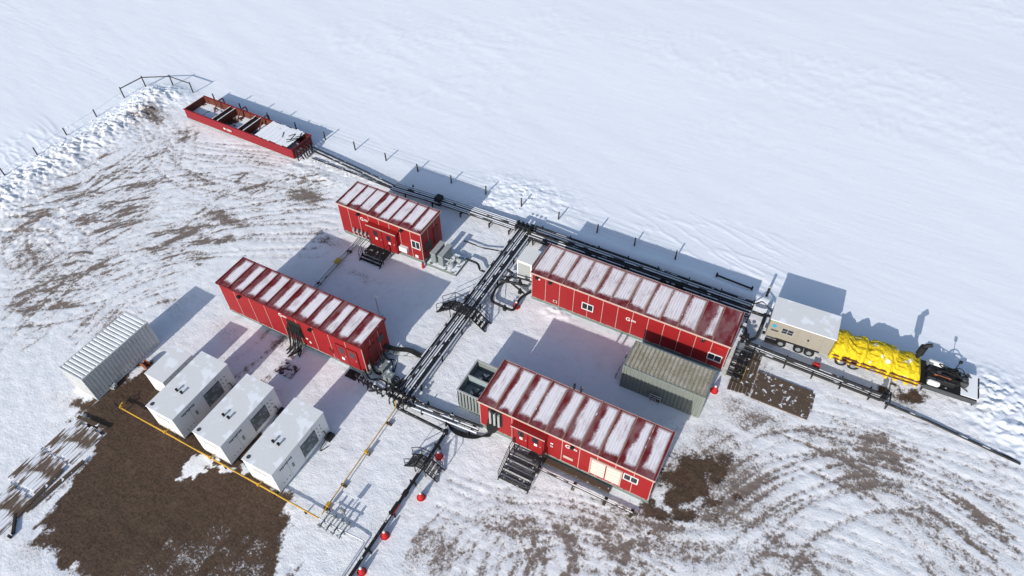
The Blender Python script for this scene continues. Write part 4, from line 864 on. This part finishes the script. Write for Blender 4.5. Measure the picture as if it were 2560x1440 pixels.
for k in range(12): MB().obox((6.5+random.random()*2.8,random.uniform(.3,2.1),1.1+random.random()*.3),(random.uniform(.2,.5),random.uniform(.15,.4),random.uniform(.15,.4)),rz=random.uniform(-.4,.4)).build('engine_box',random.choice([M['black'],M['darkgrey'],M['grey'],M['rubber']]),fb)
MB().tube(elbow([(5.6,1.9,1.0),(5.6,1.9,2.7),(6.0,1.9,3.0)],.2),.15,12).build('exhaust',M['black'],fb,smooth=True)
MB().cyl((5.6,1.9,1.8),(5.6,1.9,2.6),.26,14).build('silencer',M['black'],fb,smooth=True)
MB().tube([(6.4,1.95,1.25),(6.5,1.95,1.25),(7.3,1.95,1.25),(7.4,1.95,1.25)],[.14,.24,.24,.14],16).build('tank',M['white'],fb,smooth=True)
MB().tube([(6.5,.2,1.1),(6.6,.2,1.1),(7.2,.2,1.1),(7.3,.2,1.1)],[.14,.22,.22,.14],16).build('tank',M['white'],fb,smooth=True)
B(8.75,9.84,.1,2.3,.92,.96).build('snowy_deck',M['snow'],fb); B(9.85,9.93,.3,2.1,.6,1.0).build('end_board',M['black'],fb)
MB().box(6.4,9.85,-.02,.09,.45,.85).build('side_board',M['darkgrey'],fb,bevel=.02)
MB().box(8.55,9.1,.8,1.5,.961,1.35).cyl((8.8,1.15,1.35),(8.8,1.15,1.5),.17,10).build('pump_head',M['darkgrey'],fb,bevel=.03)
MB().bar((8.3,2.2,.9),(8.3,2.2,1.9),.05).obox((8.3,2.2,1.9),(.2,.15,.2)).build('work_light',M['black'],fb)
for (a,b) in ((9.8,.2),(9.8,2.2),(6.5,.2)): MB().bar((a,b,0),(a,b,.9),.08).build('landing_leg',M['black'],fb)
for k in range(16): MB().tube(smooth_path([(6.3+random.random()*2,random.uniform(.3,2),1.1),(7+random.random()*2,random.uniform(.3,2.2),1.5),(7.5+random.random()*2.2,random.uniform(.3,2),1.0)],5),.035,6).build('hose',M['rubber'],fb)
vs=[];fs=[];nX,nY=150,50
for i in range(nX+1):
    for j in range(nY+1):
        a=i/nX; b=j/nY*2-1
        prof=.80+.34*float(fbm(np.array(a*6.0),np.array(.5),3,80))+.24*math.exp(-((a-.12)/.08)**2)+.18*math.exp(-((a-.55)/.06)**2)-.14*abs(math.sin(a*math.pi*6+.4))**8
        endf=min(1,a/.04,(1-a)/.06)**.5
        xs_=-.15+6.25*a; ww=1.03+.04*math.sin(a*22)+.20*float(vn(np.array(a*20),np.array(b*2),3))+.14*abs(b)**6*math.sin(a*60)
        th_=b*math.pi/2; yy=1.2+ww*math.sin(th_)*(1+.12*abs(b)**4); top=max(0,math.cos(th_))**.7
        fold=.28*(1-abs(float(fbm(np.array(a*16+b*3),np.array(b*4+a*5),4,90))-.5)*4)*.5
        base_=.66+.34*(float(vn(np.array(a*17),np.array(b),7))-.5)-.25*(1 if b<0 else 0)*abs(b)**6
        vs.append((xs_,yy,base_+(prof*top*.95+fold)*endf))
for i in range(nX):
    for j in range(nY): a=i*(nY+1)+j; fs.append((a,a+nY+1,a+nY+2,a+1))
tp_=MB().add(vs,fs).build('tarp',M['tarp'],smooth=True); tp_.location=(6.8,37.85,0); tp_.rotation_euler=(0,0,math.radians(2.6)); tag(tp_,'crumpled yellow tarpaulin draped over the load beside the beige trailer','tarpaulin')
# ------------------------------------------------------------ light
w=bpy.data.worlds.new('World'); S.world=w; w.use_nodes=True; nt=w.node_tree; bg=nt.nodes['Background']
sky=nt.nodes.new('ShaderNodeTexSky'); sky.sky_type='NISHITA'; sky.sun_disc=False
EL=math.radians(24.5); sky.sun_elevation=EL; sky.sun_rotation=math.radians(184); sky.air_density=1; sky.dust_density=1.0
nt.links.new(sky.outputs[0],bg.inputs[0]); bg.inputs[1].default_value=.15
sd=bpy.data.lights.new('sun','SUN'); sd.energy=4.4; sd.angle=math.radians(.5); sd.color=(1,.96,.89)
so=bpy.data.objects.new('sun',sd); COL.objects.link(so)
d=Vector((.05,1,0)).normalized()*math.cos(EL)+Vector((0,0,-math.sin(EL))); so.rotation_euler=d.to_track_quat('-Z','Y').to_euler(); so.location=(0,0,60)
S.view_settings.view_transform='Standard'; S.view_settings.look='None'; S.view_settings.exposure=0
